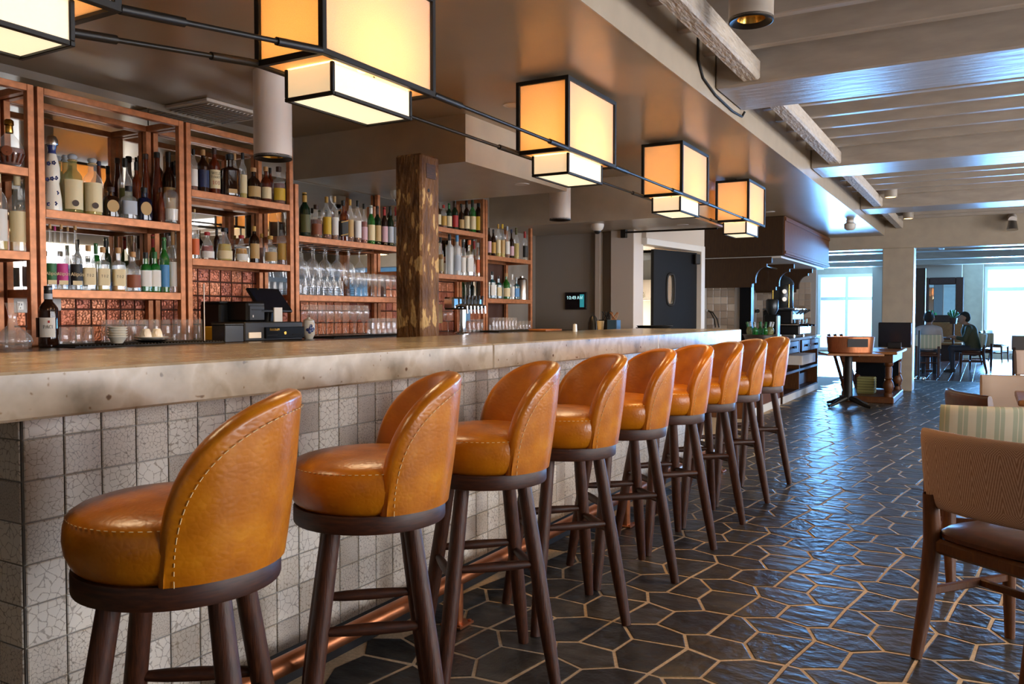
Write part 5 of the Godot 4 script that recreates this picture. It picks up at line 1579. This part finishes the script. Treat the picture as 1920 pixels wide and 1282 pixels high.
	for z in [-11.95, -13.1, -14.65]: part(c, "side", span(Vector3(-3.4, 0.1, z), Vector3(X, 0.87, z - 0.05), 0.004), M.hood_wood, p)
	part(c, "shelf", span(Vector3(-3.4, 0.39, -12.0), Vector3(X, 0.43, -14.68), 0.004), M.cabinet_grey, p)
	part(c, "lower_box", span(Vector3(-3.35, 0.12, -13.3), Vector3(X - 0.15, 0.3, -14.7), 0.004), M.cabinet_grey, p)
	part(c, "cream_base_strip", span(Vector3(-2.46, 0.0, -11.95), Vector3(X + 0.005, 0.1, -14.7), 0.002), M.print_white, p)
	for q in [[-12.1, -12.95], [-13.2, -13.9], [-13.95, -14.62]]:
		var d = part(c, "drawer", span(Vector3(X, 0.69, q[0]), Vector3(X + 0.02, 0.86, q[1]), 0.004), M.cabinet_grey, p)
		for k in 2: part(d, "knob", limb_mesh(Vector3(X + 0.02, 0.775, (q[0] + q[1]) / 2.0 + (k - 0.5) * 0.12), Vector3(X + 0.06, 0.775, (q[0] + q[1]) / 2.0 + (k - 0.5) * 0.12), 0.012, 0.02, 10), M.black_metal)
	part(c, "pull_shelf", span(Vector3(-2.9, 0.55, -11.98), Vector3(X + 0.25, 0.68, -13.0), 0.004), M.white_plastic, p)
	for k in 7:
		part(c, "glass_rail", bx(Vector3(0.3, 0.01, 0.01), 0.0), M.black_metal, Vector3(-2.62, 0.675, -13.25 - k * 0.2) + p)
	for k in 6:
		single("hanging_wine_glass", turned([Vector2(0.03, 0), Vector2(0.036, 0.04), Vector2(0.03, 0.075), Vector2(0.008, 0.09), Vector2(0.004, 0.1), Vector2(0.004, 0.165), Vector2(0.03, 0.175), Vector2(0.03, 0.178)], 14), M.tumbler_glass, "wine glass hanging upside down under the coffee cabinet drawers", "glass", Vector3(-2.6, 0.49, -13.35 - k * 0.2), 0.0, "glasses hanging in the coffee cabinet")
	# low pier between bar end and station, with the ice bucket
	var q = thing("service_pier", "wood fronted service pier between bar end and coffee cabinet", "counter", Vector3(-2.7, 0, -10.9))
	part(q, "body", bx(Vector3(0.48, 0.76, 1.8), 0.006), M.hood_wood, Vector3(0, 0.38, 0))
	part(q, "top", bx(Vector3(0.52, 0.04, 1.86), 0.006), M.cabinet_grey, Vector3(0, 0.78, 0))
	part(q, "cream_base_strip", bx(Vector3(0.01, 0.1, 1.8), 0.002), M.print_white, Vector3(0.245, 0.05, 0))
	b = on_x(1452, 612, -2.6)
	b = Vector3(-2.68, 0.8005, -11.55)
	var bu = thing("ice_bucket", "wide steel ice bucket full of wine bottles", "bucket", b)
	part(bu, "bowl", turned([Vector2(0, 0), Vector2(0.15, 0), Vector2(0.17, 0.02), Vector2(0.22, 0.17), Vector2(0.235, 0.175), Vector2(0.23, 0.18), Vector2(0.2, 0.16), Vector2(0.15, 0.02), Vector2(0, 0.015)], 28), M.brushed_steel)
	part(bu, "ice", turned([Vector2(0.2, 0.12), Vector2(0.1, 0.14), Vector2(0, 0.145)], 20), M.frosted_glass)
	shape_mesh("wine")
	for k in 7:
		var a = k * 0.9
		var wb = thing("chilled_bottle", "green wine bottle leaning in the steel ice bucket", "bottle", b + Vector3(cos(a) * 0.1, 0.05, sin(a) * 0.1), a, "wine bottles in the ice bucket")
		wb.rotation = Vector3(sin(a) * 0.25, 0, -cos(a) * 0.25)
		part(wb, "body", meshes.bottle_wine, M.green_glass if k % 3 else M.olive_glass).scale = Vector3(0.04, 0.31, 0.04)
		part(wb, "capsule", meshes.cap_wine, M.print_green if k % 2 else M.print_silver).scale = Vector3(0.04, 0.31, 0.04)
	# espresso machine
	b = Vector3(-2.75, 0.91, -13.65)
	var e = thing("espresso_machine", "black and chrome espresso machine with a tall brass dome", "espresso machine", b)
	part(e, "body", bx(Vector3(0.45, 0.22, 0.9), 0.02), M.black_plastic, Vector3(-0.05, 0.3, 0))
	part(e, "drip_base", bx(Vector3(0.55, 0.14, 0.9), 0.015), M.black_plastic, Vector3(0, 0.1, 0))
	part(e, "front_plate", bx(Vector3(0.02, 0.12, 0.86), 0.006), M.brushed_steel, Vector3(0.28, 0.1, 0))
	part(e, "cup_tray", bx(Vector3(0.5, 0.03, 0.92), 0.008), M.chrome, Vector3(-0.03, 0.425, 0))
	for k in 4: part(e, "foot", limb_mesh(Vector3(0.18 if k % 2 else -0.18, 0, 0.38 if k < 2 else -0.38), Vector3(0.18 if k % 2 else -0.18, 0.04, 0.38 if k < 2 else -0.38), 0.025, 0.025, 10), M.chrome)
	for k in 3:
		var z = 0.28 - 0.28 * k
		part(e, "group_head", limb_mesh(Vector3(0.22, 0.27, z), Vector3(0.22, 0.19, z), 0.04, 0.035, 14), M.chrome)
		part(e, "portafilter", limb_mesh(Vector3(0.24, 0.19, z), Vector3(0.38, 0.17, z), 0.012, 0.016, 8), M.black_plastic)
		part(e, "lever", limb_mesh(Vector3(0.2, 0.35, z), Vector3(0.3, 0.42, z), 0.012, 0.018, 8), M.chrome)
	part(e, "dome", turned([Vector2(0.17, 0), Vector2(0.175, 0.02), Vector2(0.165, 0.03), Vector2(0.165, 0.36), Vector2(0.175, 0.37), Vector2(0.16, 0.42), Vector2(0.11, 0.48), Vector2(0.04, 0.51), Vector2(0.02, 0.54), Vector2(0, 0.56)], 28), M.dark_steel, Vector3(-0.05, 0.44, 0.1))
	for k in 4:
		var a = PI / 4 + k * PI / 2
		part(e, "brass_rod", limb_mesh(Vector3(-0.05 + cos(a) * 0.172, 0.45, 0.1 + sin(a) * 0.172), Vector3(-0.05 + cos(a) * 0.172, 0.81, 0.1 + sin(a) * 0.172), 0.008, 0.008, 8), M.brass)
	for y in [0.58, 0.7]: part(e, "gauge", limb_mesh(Vector3(0.0, y, 0.26), Vector3(0.02, y, 0.29), 0.035, 0.035, 16), M.ceramic_white)
	var gr = thing("coffee_grinder", "black coffee grinder with steel hopper beside the espresso machine", "grinder", Vector3(-2.75, 0.91, -12.6))
	part(gr, "body", bx(Vector3(0.2, 0.34, 0.2), 0.02), M.black_plastic, Vector3(0, 0.17, 0))
	part(gr, "hopper", turned([Vector2(0.05, 0.34), Vector2(0.09, 0.42), Vector2(0.09, 0.55), Vector2(0.07, 0.57), Vector2(0, 0.57)], 18), M.dark_steel)
	# pedestal table with the copper tub
	b = on_y(1590, 757, 0) * 0.975
	var ta = thing("pedestal_table", "small wood topped pedestal table with black four-armed base", "table", b)
	part(ta, "top", bx(Vector3(0.72, 0.03, 0.62), 0.006), M.oak_flat, Vector3(0.02, 0.715, 0), Vector3(0, 0.35, 0))
	part(ta, "column", limb_mesh(Vector3(0, 0.08, 0), Vector3(0, 0.7, 0), 0.06, 0.05, 18), M.black_metal)
	for k in 4:
		var a = k * PI / 2 + 0.6
		var g := Geo.new()
		g.tube([Vector3(0, 0.12, 0), Vector3(cos(a) * 0.12, 0.09, sin(a) * 0.12), Vector3(cos(a) * 0.28, 0.035, sin(a) * 0.28), Vector3(cos(a) * 0.36, 0.018, sin(a) * 0.36)], [0.04, 0.036, 0.024, 0.018], 8)
		part(ta, "base_arm", g.mesh(), M.black_metal)
	part(ta, "top_plate", bx(Vector3(0.3, 0.015, 0.3), 0.002), M.black_metal, Vector3(0, 0.6925, 0))
	var tub = thing("copper_tub", "oval copper tub standing on the pedestal table", "tub", b + Vector3(0.02, 0.7305, 0), 0.35)
	var tg := Geo.new()
	tg.lathe([Vector2(0, 0), Vector2(0.9, 0), Vector2(0.93, 0.01), Vector2(1.0, 0.215), Vector2(1.03, 0.222), Vector2(0.98, 0.222), Vector2(0.91, 0.012), Vector2(0, 0.01)], 32)
	part(tub, "shell", tg.mesh(), M.copper).scale = Vector3(0.31, 1, 0.2)
	part(tub, "dark_band", bx(Vector3(0.26, 0.11, 0.004), 0.001), M.black_metal, Vector3(0.05, 0.14, 0.2))
	for k in 5:
		single("clear_beaker", turned([Vector2(0.028, 0), Vector2(0.032, 0.13), Vector2(0.03, 0.13), Vector2(0.026, 0.004), Vector2(0, 0.003)], 14), M.tumbler_glass, "clear glass standing in the copper tub", "glass", b + Vector3(-0.12 + 0.07 * k, 0.7425 + 0.12 * 0, -0.05 + 0.02 * (k % 2)), 0.0, "glasses in the copper tub")
	# console with turned legs in front of the column
	var c0 = on_y(1667, 757, 0)
	var co = thing("host_console", "carved wood host console with turned legs before the column", "console", c0 + Vector3(-0.16, 0, -0.75))
	var lx = [-0.42, 0.14]
	var lz = [0.66, -0.7]
	part(co, "plinth", bx(Vector3(0.72, 0.09, 1.5), 0.01), M.chair_wood, Vector3(-0.14, 0.045, 0))
	part(co, "tabletop", bx(Vector3(0.8, 0.04, 1.6), 0.008), M.oak_flat, Vector3(-0.14, 0.71, 0))
	part(co, "apron", bx(Vector3(0.68, 0.12, 1.44), 0.006), M.chair_wood, Vector3(-0.14, 0.63, 0))
	var leg = turned([Vector2(0.06, 0), Vector2(0.06, 0.05), Vector2(0.045, 0.06), Vector2(0.055, 0.09), Vector2(0.075, 0.15), Vector2(0.06, 0.21), Vector2(0.04, 0.24), Vector2(0.055, 0.26), Vector2(0.045, 0.28), Vector2(0.05, 0.4), Vector2(0.04, 0.43), Vector2(0.06, 0.45), Vector2(0.06, 0.48)], 18)
	for x in lx:
		for z in lz: part(co, "turned_leg", leg, M.chair_wood, Vector3(x, 0.09, z))
	part(co, "back_panel", bx(Vector3(0.6, 0.46, 0.03), 0.002), M.black_paint, Vector3(-0.14, 0.33, -0.66))
	var mo = thing("host_monitor", "black monitor seen from behind on the host console", "monitor", Vector3(-1.21, 0.7305, -13.95))
	part(mo, "panel", bx(Vector3(0.46, 0.38, 0.04), 0.01), M.navy_screen, Vector3(0, 0.21, 0))
	part(mo, "stand", bx(Vector3(0.2, 0.1, 0.12), 0.01), M.black_plastic, Vector3(0, 0.05, -0.02))
	var kb = thing("card_tray", "black tray of cards on the host console", "tray", c0 + Vector3(-0.42, 0.7305, -0.45))
	part(kb, "tray", bx(Vector3(0.22, 0.02, 0.3), 0.004), M.black_plastic, Vector3(0, 0.01, 0))
	for k in 6: part(kb, "card", bx(Vector3(0.18, 0.03, 0.006), 0.0), M.grey_plastic, Vector3(0, 0.03, -0.12 + k * 0.045), Vector3(0.3, 0, 0))
	var ba = thing("wire_basket", "yellow checked basket on the plinth of the host console", "basket", c0 + Vector3(-0.36, 0.0905, -0.55))
	part(ba, "box", bx(Vector3(0.24, 0.24, 0.26), 0.01), mat("checked_cloth", "8f8a52", 0.8), Vector3(0, 0.12, 0))
	for k in 6: part(ba, "check_stripe", bx(Vector3(0.245, 0.008, 0.265), 0.0), M.print_olive, Vector3(0, 0.02 + 0.04 * k, 0))
	var pl = thing("white_menu", "white printed menu leaning under the host console", "menu", c0 + Vector3(-0.06, 0.0905, -0.4))
	part(pl, "sheet", bx(Vector3(0.02, 0.24, 0.18), 0.004), M.paper, Vector3(0, 0.12, 0), Vector3(0, 0, 0.25))
	# folded easel beside the cabinet
	var ez = on_y(1580, 728, 0) + Vector3(0.1, 0, 0.3)
	var ea = thing("folded_easel", "dark wooden folding stand leaning beside the coffee cabinet", "stand", ez)
	for k in 3: part(ea, "slat", bx(Vector3(0.05, 0.95, 0.04), 0.004), M.dark_wood, Vector3(-0.16 + 0.09 * k, 0.47, -0.05 * k), Vector3(0, 0, 0.28))
	# wall lamp line: brass post with glass feet by the column
	var rp = thing("rope_stand", "slim dark stand with round feet beside the column", "stand", on_y(1722, 713, 0))
	part(rp, "pole", limb_mesh(Vector3(0, 0.02, 0), Vector3(0, 0.95, 0), 0.018, 0.018, 10), M.black_metal)
	for s in [-1, 1]: part(rp, "round_foot", turned([Vector2(0, 0), Vector2(0.04, 0.01), Vector2(0.05, 0.04), Vector2(0.035, 0.07), Vector2(0, 0.08)], 14), M.chrome, Vector3(0.08 * s, 0, 0.04))

# ---------------------------------------------------------------- dining chairs
func curved_back(w, h, bow, thick, lean) -> ArrayMesh:     # upholstered panel, faces local +z, bottom at 0
	var g := Geo.new()
	var rows = []
	var nx = 16
	for j in 21:
		var a = TAU * j / 20.0
		var row = []
		for i in nx + 1:
			var f = float(i) / nx * 2.0 - 1.0
			var x = f * w / 2.0
			var cz = bow * f * f
			var yy = h / 2.0 + signf(sin(a)) * pow(absf(sin(a)), 0.35) * h / 2.0
			var zz = signf(cos(a)) * pow(absf(cos(a)), 0.6) * thick / 2.0
			var dd = Vector3(-2.0 * bow * f / (w / 2.0), 0, 1).normalized()
			var end = 1.0 if absf(f) < 0.97 else 0.6
			row.append(Vector3(x, yy, cz - lean * yy) + dd * zz * end)
		rows.append(row)
	rows.reverse()
	g.sheet(rows)
	for s in [0, nx]:
		var ring = []
		for j in 20: ring.append(rows[j][s])
		if s == 0: ring.reverse()
		g.face(ring)
	return g.mesh()
func dining_chair(called, at, turn, label, back_mat, group, wood = "chair_wood", low := false):
	var t = thing(called, label, "chair", at, turn, group)
	var m = M[wood]
	for s in [-1, 1]:
		var x = s * 0.205
		var g := Geo.new()
		g.tube([Vector3(x, 0, -0.275), Vector3(x, 0.22, -0.225), Vector3(x, 0.42, -0.2), Vector3(x, 0.6, -0.215)], [0.02, 0.028, 0.032, 0.026], 8)
		part(t, "back_leg", g.mesh(), m)
		part(t, "front_leg", limb_mesh(Vector3(x, 0, 0.22), Vector3(x, 0.42, 0.2), 0.018, 0.028, 8), m)
		part(t, "side_stretcher", bx(Vector3(0.02, 0.03, 0.4), 0.004), m, Vector3(x, 0.24, 0.0))
	part(t, "seat_frame", bx(Vector3(0.45, 0.055, 0.43), 0.012), m, Vector3(0, 0.41, 0))
	part(t, "cross_stretcher", bx(Vector3(0.4, 0.028, 0.02), 0.004), m, Vector3(0, 0.24, 0.05))
	var se := Geo.new()
	se.lathe([Vector2(0.2, 0.435), Vector2(0.222, 0.445), Vector2(0.222, 0.46), Vector2(0.2, 0.477), Vector2(0.1, 0.487), Vector2(0, 0.488)], 32, Vector3.ZERO, 0.0, TAU, Basis(), 4.0)
	part(t, "seat_pad", se.mesh(), M.brown_leather)
	var bk = part(t, "backrest", curved_back(0.49, 0.29, 0.045, 0.06, 0.12), back_mat, Vector3(0, 0.545, -0.215))
	return t

func stripes(called, a: Color, b: Color, n, zig := 0.0) -> ImageTexture:
	var im := Image.create(512, 512, false, Image.FORMAT_RGB8)
	for y in 512:
		for x in 512:
			var f
			if zig > 0.0:
				var tri = absf(fmod(x / 512.0 * 10.0, 2.0) - 1.0)
				f = fmod((y / 512.0 * n) + tri * zig, 1.0) < 0.5
			else:
				var q = fmod(x / 512.0 * n, 1.0)
				f = q < 0.45 or (q > 0.68 and q < 0.74)
			im.set_pixel(x, y, a if f else b)
	return ImageTexture.create_from_image(im)

# ---------------------------------------------------------------- people, as one smooth surface each
func body_mesh(bones, cell, colour_of) -> ArrayMesh:
	var lo = Vector3(9, 9, 9)
	var hi = -lo
	for b in bones:
		for e in [[b[0], b[2]], [b[1], b[3]]]:
			lo = lo.min(e[0] - Vector3.ONE * (e[1] + 0.05))
			hi = hi.max(e[0] + Vector3.ONE * (e[1] + 0.05))
	var nx = int((hi.x - lo.x) / cell) + 2
	var ny = int((hi.y - lo.y) / cell) + 2
	var nz = int((hi.z - lo.z) / cell) + 2
	var f := PackedFloat32Array()
	f.resize(nx * ny * nz)
	for k in nz:
		for j in ny:
			for i in nx:
				var p = lo + Vector3(i, j, k) * cell
				var d = 1.0
				for b in bones:
					var ab = b[1] - b[0]
					var tt = clampf((p - b[0]).dot(ab) / maxf(ab.length_squared(), 1e-6), 0.0, 1.0)
					var q = (p - b[0] - ab * tt).length() - lerpf(b[2], b[3], tt)
					var h = clampf(0.5 + 0.5 * (d - q) / 0.035, 0.0, 1.0)
					d = lerpf(d, q, h) - 0.035 * h * (1.0 - h)
				f[(k * ny + j) * nx + i] = d
	var g := Geo.new()
	var idx := {}
	for k in nz - 1:
		for j in ny - 1:
			for i in nx - 1:
				var s = Vector3.ZERO
				var n = 0
				var vals = []
				for c in 8: vals.append(f[((k + (c >> 2)) * ny + j + ((c >> 1) & 1)) * nx + i + (c & 1)])
				for e in [[0, 1], [2, 3], [4, 5], [6, 7], [0, 2], [1, 3], [4, 6], [5, 7], [0, 4], [1, 5], [2, 6], [3, 7]]:
					if (vals[e[0]] < 0) != (vals[e[1]] < 0):
						var t = vals[e[0]] / (vals[e[0]] - vals[e[1]])
						var a = Vector3(e[0] & 1, (e[0] >> 1) & 1, e[0] >> 2)
						var b2 = Vector3(e[1] & 1, (e[1] >> 1) & 1, e[1] >> 2)
						s += a.lerp(b2, t)
						n += 1
				if n:
					var p = lo + (Vector3(i, j, k) + s / n) * cell
					var gr = Vector3(vals[1] + vals[3] + vals[5] + vals[7] - vals[0] - vals[2] - vals[4] - vals[6], vals[2] + vals[3] + vals[6] + vals[7] - vals[0] - vals[1] - vals[4] - vals[5], vals[4] + vals[5] + vals[6] + vals[7] - vals[0] - vals[1] - vals[2] - vals[3])
					g.tint = colour_of.call(p)
					idx[(k * ny + j) * nx + i] = g.vert(p, gr.normalized())
	for k in range(1, nz - 1):
		for j in range(1, ny - 1):
			for i in range(1, nx - 1):
				var o = (k * ny + j) * nx + i
				var in0 = f[o] < 0
				for ax in 3:
					var st = [1, nx, nx * ny][ax]
					var in1 = f[o + st] < 0
					if in0 == in1: continue
					var s1 = [nx, nx * ny, 1][ax]
					var s2 = [nx * ny, 1, nx][ax]
					var q = [idx.get(o), idx.get(o - s1), idx.get(o - s1 - s2), idx.get(o - s2)]
					if null in q: continue
					if in0: g.quad_i(q[0], q[1], q[2], q[3])
					else: g.quad_i(q[3], q[2], q[1], q[0])
	return g.mesh()
func sitter(at, turn, label, shirt, skin, hair, lean, long_hair):
	# seated: hips at the origin's 0.5 m, facing local +z
	var V = func(x, y, z): return Vector3(x, y, z)
	var hd = V.call(0, 1.2, 0.06 + lean)
	var ch = V.call(0, 0.92, lean * 0.6)
	var b = [
		[V.call(0, 0.53, -0.02), V.call(0, 0.7, lean * 0.2), 0.15, 0.145], [V.call(0, 0.7, lean * 0.2), ch, 0.145, 0.16],
		[V.call(-0.13, 0.98, lean * 0.65), V.call(0.13, 0.98, lean * 0.65), 0.075, 0.075], [ch, V.call(0, 1.08, 0.03 + lean * 0.9), 0.09, 0.055],
		[hd + Vector3(0, 0.02, -0.01), hd + Vector3(0, -0.01, 0.01), 0.1, 0.092], [hd + Vector3(0, -0.07, 0.045), hd + Vector3(0, -0.075, 0.05), 0.05, 0.045], [hd + Vector3(0, -0.015, 0.1), hd + Vector3(0, -0.035, 0.112), 0.012, 0.015],
		[hd + Vector3(-0.098, -0.01, 0), hd + Vector3(-0.1, -0.03, 0), 0.016, 0.012], [hd + Vector3(0.098, -0.01, 0), hd + Vector3(0.1, -0.03, 0), 0.016, 0.012]]
	for s in [-1, 1]:
		b.append([V.call(s * 0.19, 0.97, lean * 0.65), V.call(s * 0.23, 0.74, 0.08 + lean * 0.6), 0.065, 0.05])
		b.append([V.call(s * 0.23, 0.74, 0.08 + lean * 0.6), V.call(s * 0.13, 0.79, 0.32 + lean * 0.4), 0.048, 0.034])
		b.append([V.call(s * 0.13, 0.79, 0.32 + lean * 0.4), V.call(s * 0.1, 0.79, 0.38 + lean * 0.4), 0.035, 0.03])
		for q in 4: b.append([V.call(s * (0.085 + 0.018 * q), 0.79, 0.4 + lean * 0.4), V.call(s * (0.075 + 0.02 * q), 0.775, 0.46 - 0.006 * absf(q - 1.5) + lean * 0.4), 0.012, 0.01])
		b.append([V.call(s * 0.085, 0.79, 0.37 + lean * 0.4), V.call(s * 0.05, 0.785, 0.41 + lean * 0.4), 0.013, 0.011])
		b.append([V.call(s * 0.09, 0.53, 0.0), V.call(s * 0.11, 0.54, 0.4), 0.09, 0.065])
		b.append([V.call(s * 0.11, 0.54, 0.4), V.call(s * 0.11, 0.1, 0.38), 0.06, 0.042])
		b.append([V.call(s * 0.11, 0.05, 0.36), V.call(s * 0.11, 0.04, 0.52), 0.042, 0.035])
	var paint = func(p):
		if p.y > 1.06 + 0.0 * p.x: return skin
		if p.y < 0.62 and (p.z > 0.05 or p.y < 0.56): return Color(0.03, 0.035, 0.05) if p.y > 0.1 else Color(0.02, 0.02, 0.02)
		if p.z > 0.27 + lean * 0.4 and p.y > 0.7: return skin
		return shirt
	var t = thing("person", label, "person", at, turn)
	var m = mat("person_surface", "ffffff", 0.75)
	m.vertex_color_use_as_albedo = true
	part(t, "body", body_mesh(b, 0.022, paint), m)
	var hb = [[hd + Vector3(0, 0.045, -0.03), hd + Vector3(0, 0.0, -0.045), 0.098, 0.09], [hd + Vector3(0, 0.075, 0.0), hd + Vector3(0, 0.075, 0.03), 0.07, 0.05]]
	if long_hair: hb.append([hd + Vector3(0, 0.03, -0.1), hd + Vector3(0, 0.09, -0.13), 0.06, 0.06])
	part(t, "hair", body_mesh(hb, 0.02, func(_p): return hair), m)
	return t

func build_far_room():
	var st = mat("striped_cloth", "ffffff", 0.85)
	st.albedo_texture = stripes("", Color("cfc4a8"), Color("a8ab90"), 7)
	st.uv1_scale = Vector3(1, 1, 1)
	mat("taupe_cloth", "8a7a6e", 0.85)
	# high-backed dark wood chairs at the shared table
	var C = on_y(1733, 703, 0)
	dining_chair("dining_chair", C + Vector3(0.05, 0, -0.25), PI, "striped dining chair behind the person in the pale shirt", st, "striped chairs at the far table", "dark_wood")
	dining_chair("dining_chair", C + Vector3(0.85, 0, -1.45), -PI / 2, "striped dining chair holding the person in the olive shirt", st, "striped chairs at the far table", "dark_wood")
	dining_chair("dining_chair", C + Vector3(1.0, 0, -2.6), PI, "empty striped dining chair next to the person in the olive shirt", st, "striped chairs at the far table", "dark_wood")
	dining_chair("dining_chair", C + Vector3(0.75, 0, -5.0), -PI / 2, "dark curved chair on the far side of the shared table", M.black_paint, "striped chairs at the far table", "dark_wood")
	var ft = thing("shared_table", "dark wood table between the two seated people and the bench", "table", C + Vector3(-0.02, 0, -1.45))
	part(ft, "tabletop", bx(Vector3(0.9, 0.04, 0.9), 0.006), M.dark_wood_flat, Vector3(0, 0.73, 0))
	part(ft, "column", bx(Vector3(0.1, 0.71, 0.1), 0.004), M.dark_wood, Vector3(0, 0.355, 0))
	part(ft, "foot", bx(Vector3(0.5, 0.04, 0.5), 0.004), M.dark_wood, Vector3(0, 0.02, 0))
	sitter(C + Vector3(0.05, -0.03, -0.28), PI, "person in a pale grey shirt seated on the striped chair, back to the bar room", Color(0.42, 0.38, 0.38), Color(0.32, 0.17, 0.11), Color(0.012, 0.01, 0.01), 0.05, true)
	sitter(C + Vector3(0.85, -0.03, -1.45), -PI / 2, "person in an olive shirt leaning towards the other at the far table", Color(0.055, 0.06, 0.03), Color(0.36, 0.2, 0.13), Color(0.015, 0.012, 0.01), 0.12, false)
	var P = on_z(1722, 600, -21.6)
	struct("trim_7", span(Vector3(P.x - 0.14, 0, -21.5), Vector3(P.x + 0.14, 2.33, -21.75), 0.01), M.hood_wood_dark, Vector3.ZERO, "brown wooden pillar behind the seated people")
	# framed mirror and bench
	struct("wall_mirror_backing", span(Vector3(-2.9, 0, -26.3), Vector3(-0.6, 2.95, -27.45), 0.0), M.wall_light)
	var a = on_z(1728, 521, -26.28)
	var b = on_z(1806, 604, -26.28)
	var fm = thing("framed_mirror", "large mirror in a wide dark frame on the far wall", "mirror", Vector3((a.x + b.x) / 2, (a.y + b.y) / 2, -26.24))
	var w = b.x - a.x
	var h = a.y - b.y
	for s in [-1, 1]:
		part(fm, "frame_side", bx(Vector3(0.2, h, 0.08), 0.015), M.dark_wood, Vector3(s * (w / 2 - 0.1), 0, 0))
		part(fm, "frame_rail", bx(Vector3(w - 0.4, 0.2, 0.08), 0.015), M.dark_wood_flat, Vector3(0, s * (h / 2 - 0.1), 0))
	part(fm, "glass", bx(Vector3(w - 0.38, h - 0.38, 0.02), 0.0), M.mirror)
	var be = thing("wood_bench", "long wooden bench with high back under the framed mirror", "bench", Vector3(-1.5, 0, -25.8))
	part(be, "seat", bx(Vector3(1.9, 0.06, 0.5), 0.01), M.oak_flat, Vector3(0, 0.45, 0))
	part(be, "back", bx(Vector3(1.9, 0.55, 0.06), 0.01), M.oak_flat, Vector3(0, 0.76, -0.27))
	part(be, "base", bx(Vector3(1.8, 0.42, 0.4), 0.004), M.dark_wood_flat, Vector3(0, 0.21, -0.03))
	# plants in front of the mirror
	for q in [[1788, 595, "leafy potted plant before the framed mirror"], [1740, 580, "slender potted plant by the brown pillar"]]:
		var p0 = on_z(q[0], 604, -25.6)
		var pt = thing("potted_plant", q[2], "plant", Vector3(p0.x, 1.0, -25.35))
		part(pt, "pot", turned([Vector2(0, 0), Vector2(0.08, 0), Vector2(0.1, 0.16), Vector2(0.09, 0.16), Vector2(0, 0.14)], 16), M.print_brown)
		for k in 9:
			var an = k * 0.7
			part(pt, "leaf", limb_mesh(Vector3(0, 0.14, 0), Vector3(cos(an) * 0.14, 0.28 + 0.03 * (k % 4), sin(an) * 0.08), 0.006, 0.025, 6), M.print_green)
		part(pt, "stand", bx(Vector3(0.05, 1.0, 0.05), 0.0), M.dark_wood, Vector3(0, -0.5, 0))
	# chairs and tables by the wide window
	var tau = Vector3(0.25, 0, -25.6)
	dining_chair("dining_chair", tau, 1.2, "taupe chair standing by the wide bright window", M.taupe_cloth, "taupe chairs by the wide window")
	var wt = thing("window_table", "small table by the wide bright window", "table", tau + Vector3(1.3, 0, -0.2))
	part(wt, "top", bx(Vector3(1.0, 0.04, 0.8), 0.006), M.oak_flat, Vector3(0, 0.74, 0))
	part(wt, "column", limb_mesh(Vector3(0, 0, 0), Vector3(0, 0.72, 0), 0.05, 0.05, 12), M.black_metal)
	part(wt, "foot", bx(Vector3(0.6, 0.03, 0.6), 0.006), M.black_metal, Vector3(0, 0.015, 0))
	var n = Vector3(0.45, 0, -19.5)
	dining_chair("dining_chair", n + Vector3(0.25, 0, 0), PI, "taupe chair with dark legs between the window table and the near tables", M.taupe_cloth, "taupe chairs by the wide window", "dark_wood")
	n = on_z(1905, 660, -11.2)
	dining_chair("dining_chair", Vector3(n.x + 0.3, 0, -11.3), 0.4, "brown chair beyond the laid table", mat("mushroom_cloth", "97806f", 0.85), "chairs on the dining floor")

func build_right_tables():
	var hz = mat("herringbone_cloth", "ffffff", 0.85)
	hz.albedo_texture = stripes("", Color("bfa08a"), Color("946f5a"), 52, 6.0)
	hz.uv1_scale = Vector3(1.0, 1.0, 1)
	var st = M.striped_cloth
	# chair in front: faces away from the viewer
	var L1 = on_y(1713, 1230, 0)
	var dirn = Vector3(0.79, 0, 0.61)
	var ctr = L1 + dirn * 0.22 + Vector3(0.61, 0, -0.79) * 0.27
	dining_chair("dining_chair", ctr, atan2(0.61, -0.79), "herringbone-backed dining chair with oak legs and brown leather seat", hz, "chairs on the dining floor")
	dining_chair("dining_chair", Vector3(0.01, 0, -4.58), PI + 0.255, "striped cream dining chair standing behind the herringbone chair", st, "chairs on the dining floor")
	dining_chair("dining_chair", Vector3(0.11, 0, -5.2), 1.99, "dark brown leather dining chair behind the striped chair", M.brown_leather, "chairs on the dining floor")
	dining_chair("dining_chair", Vector3(0.24, 0, -6.42), 0.1, "beige dining chair at the table with the napkin", mat("beige_cloth", "b59c86", 0.85), "chairs on the dining floor")
	for q in [[Vector3(0.72, 0, -3.95), "oak dining table beside herringbone and striped chairs"], [Vector3(0.42, 0, -6.0), "oak dining table with a folded white napkin"]]:
		var t = thing("dining_table", q[1], "table", q[0])
		part(t, "tabletop", bx(Vector3(0.8, 0.035, 0.7), 0.006), M.oak_flat, Vector3(0.15, 0.735, 0))
		part(t, "column", limb_mesh(Vector3(0.15, 0.03, 0), Vector3(0.15, 0.717, 0), 0.04, 0.04, 14), M.black_metal)
		part(t, "foot", bx(Vector3(0.5, 0.03, 0.5), 0.006), M.black_metal, Vector3(0.15, 0.015, 0))
	var np = thing("folded_napkin", "folded white napkin on the oak dining table", "napkin", Vector3(0.36, 0.7535, -5.95), 0.4)
	for k in 3: part(np, "fold", bx(Vector3(0.2 - 0.015 * k, 0.009, 0.11 - 0.008 * k), 0.003), M.paper, Vector3(0.004 * k, 0.0045 + 0.009 * k, 0))
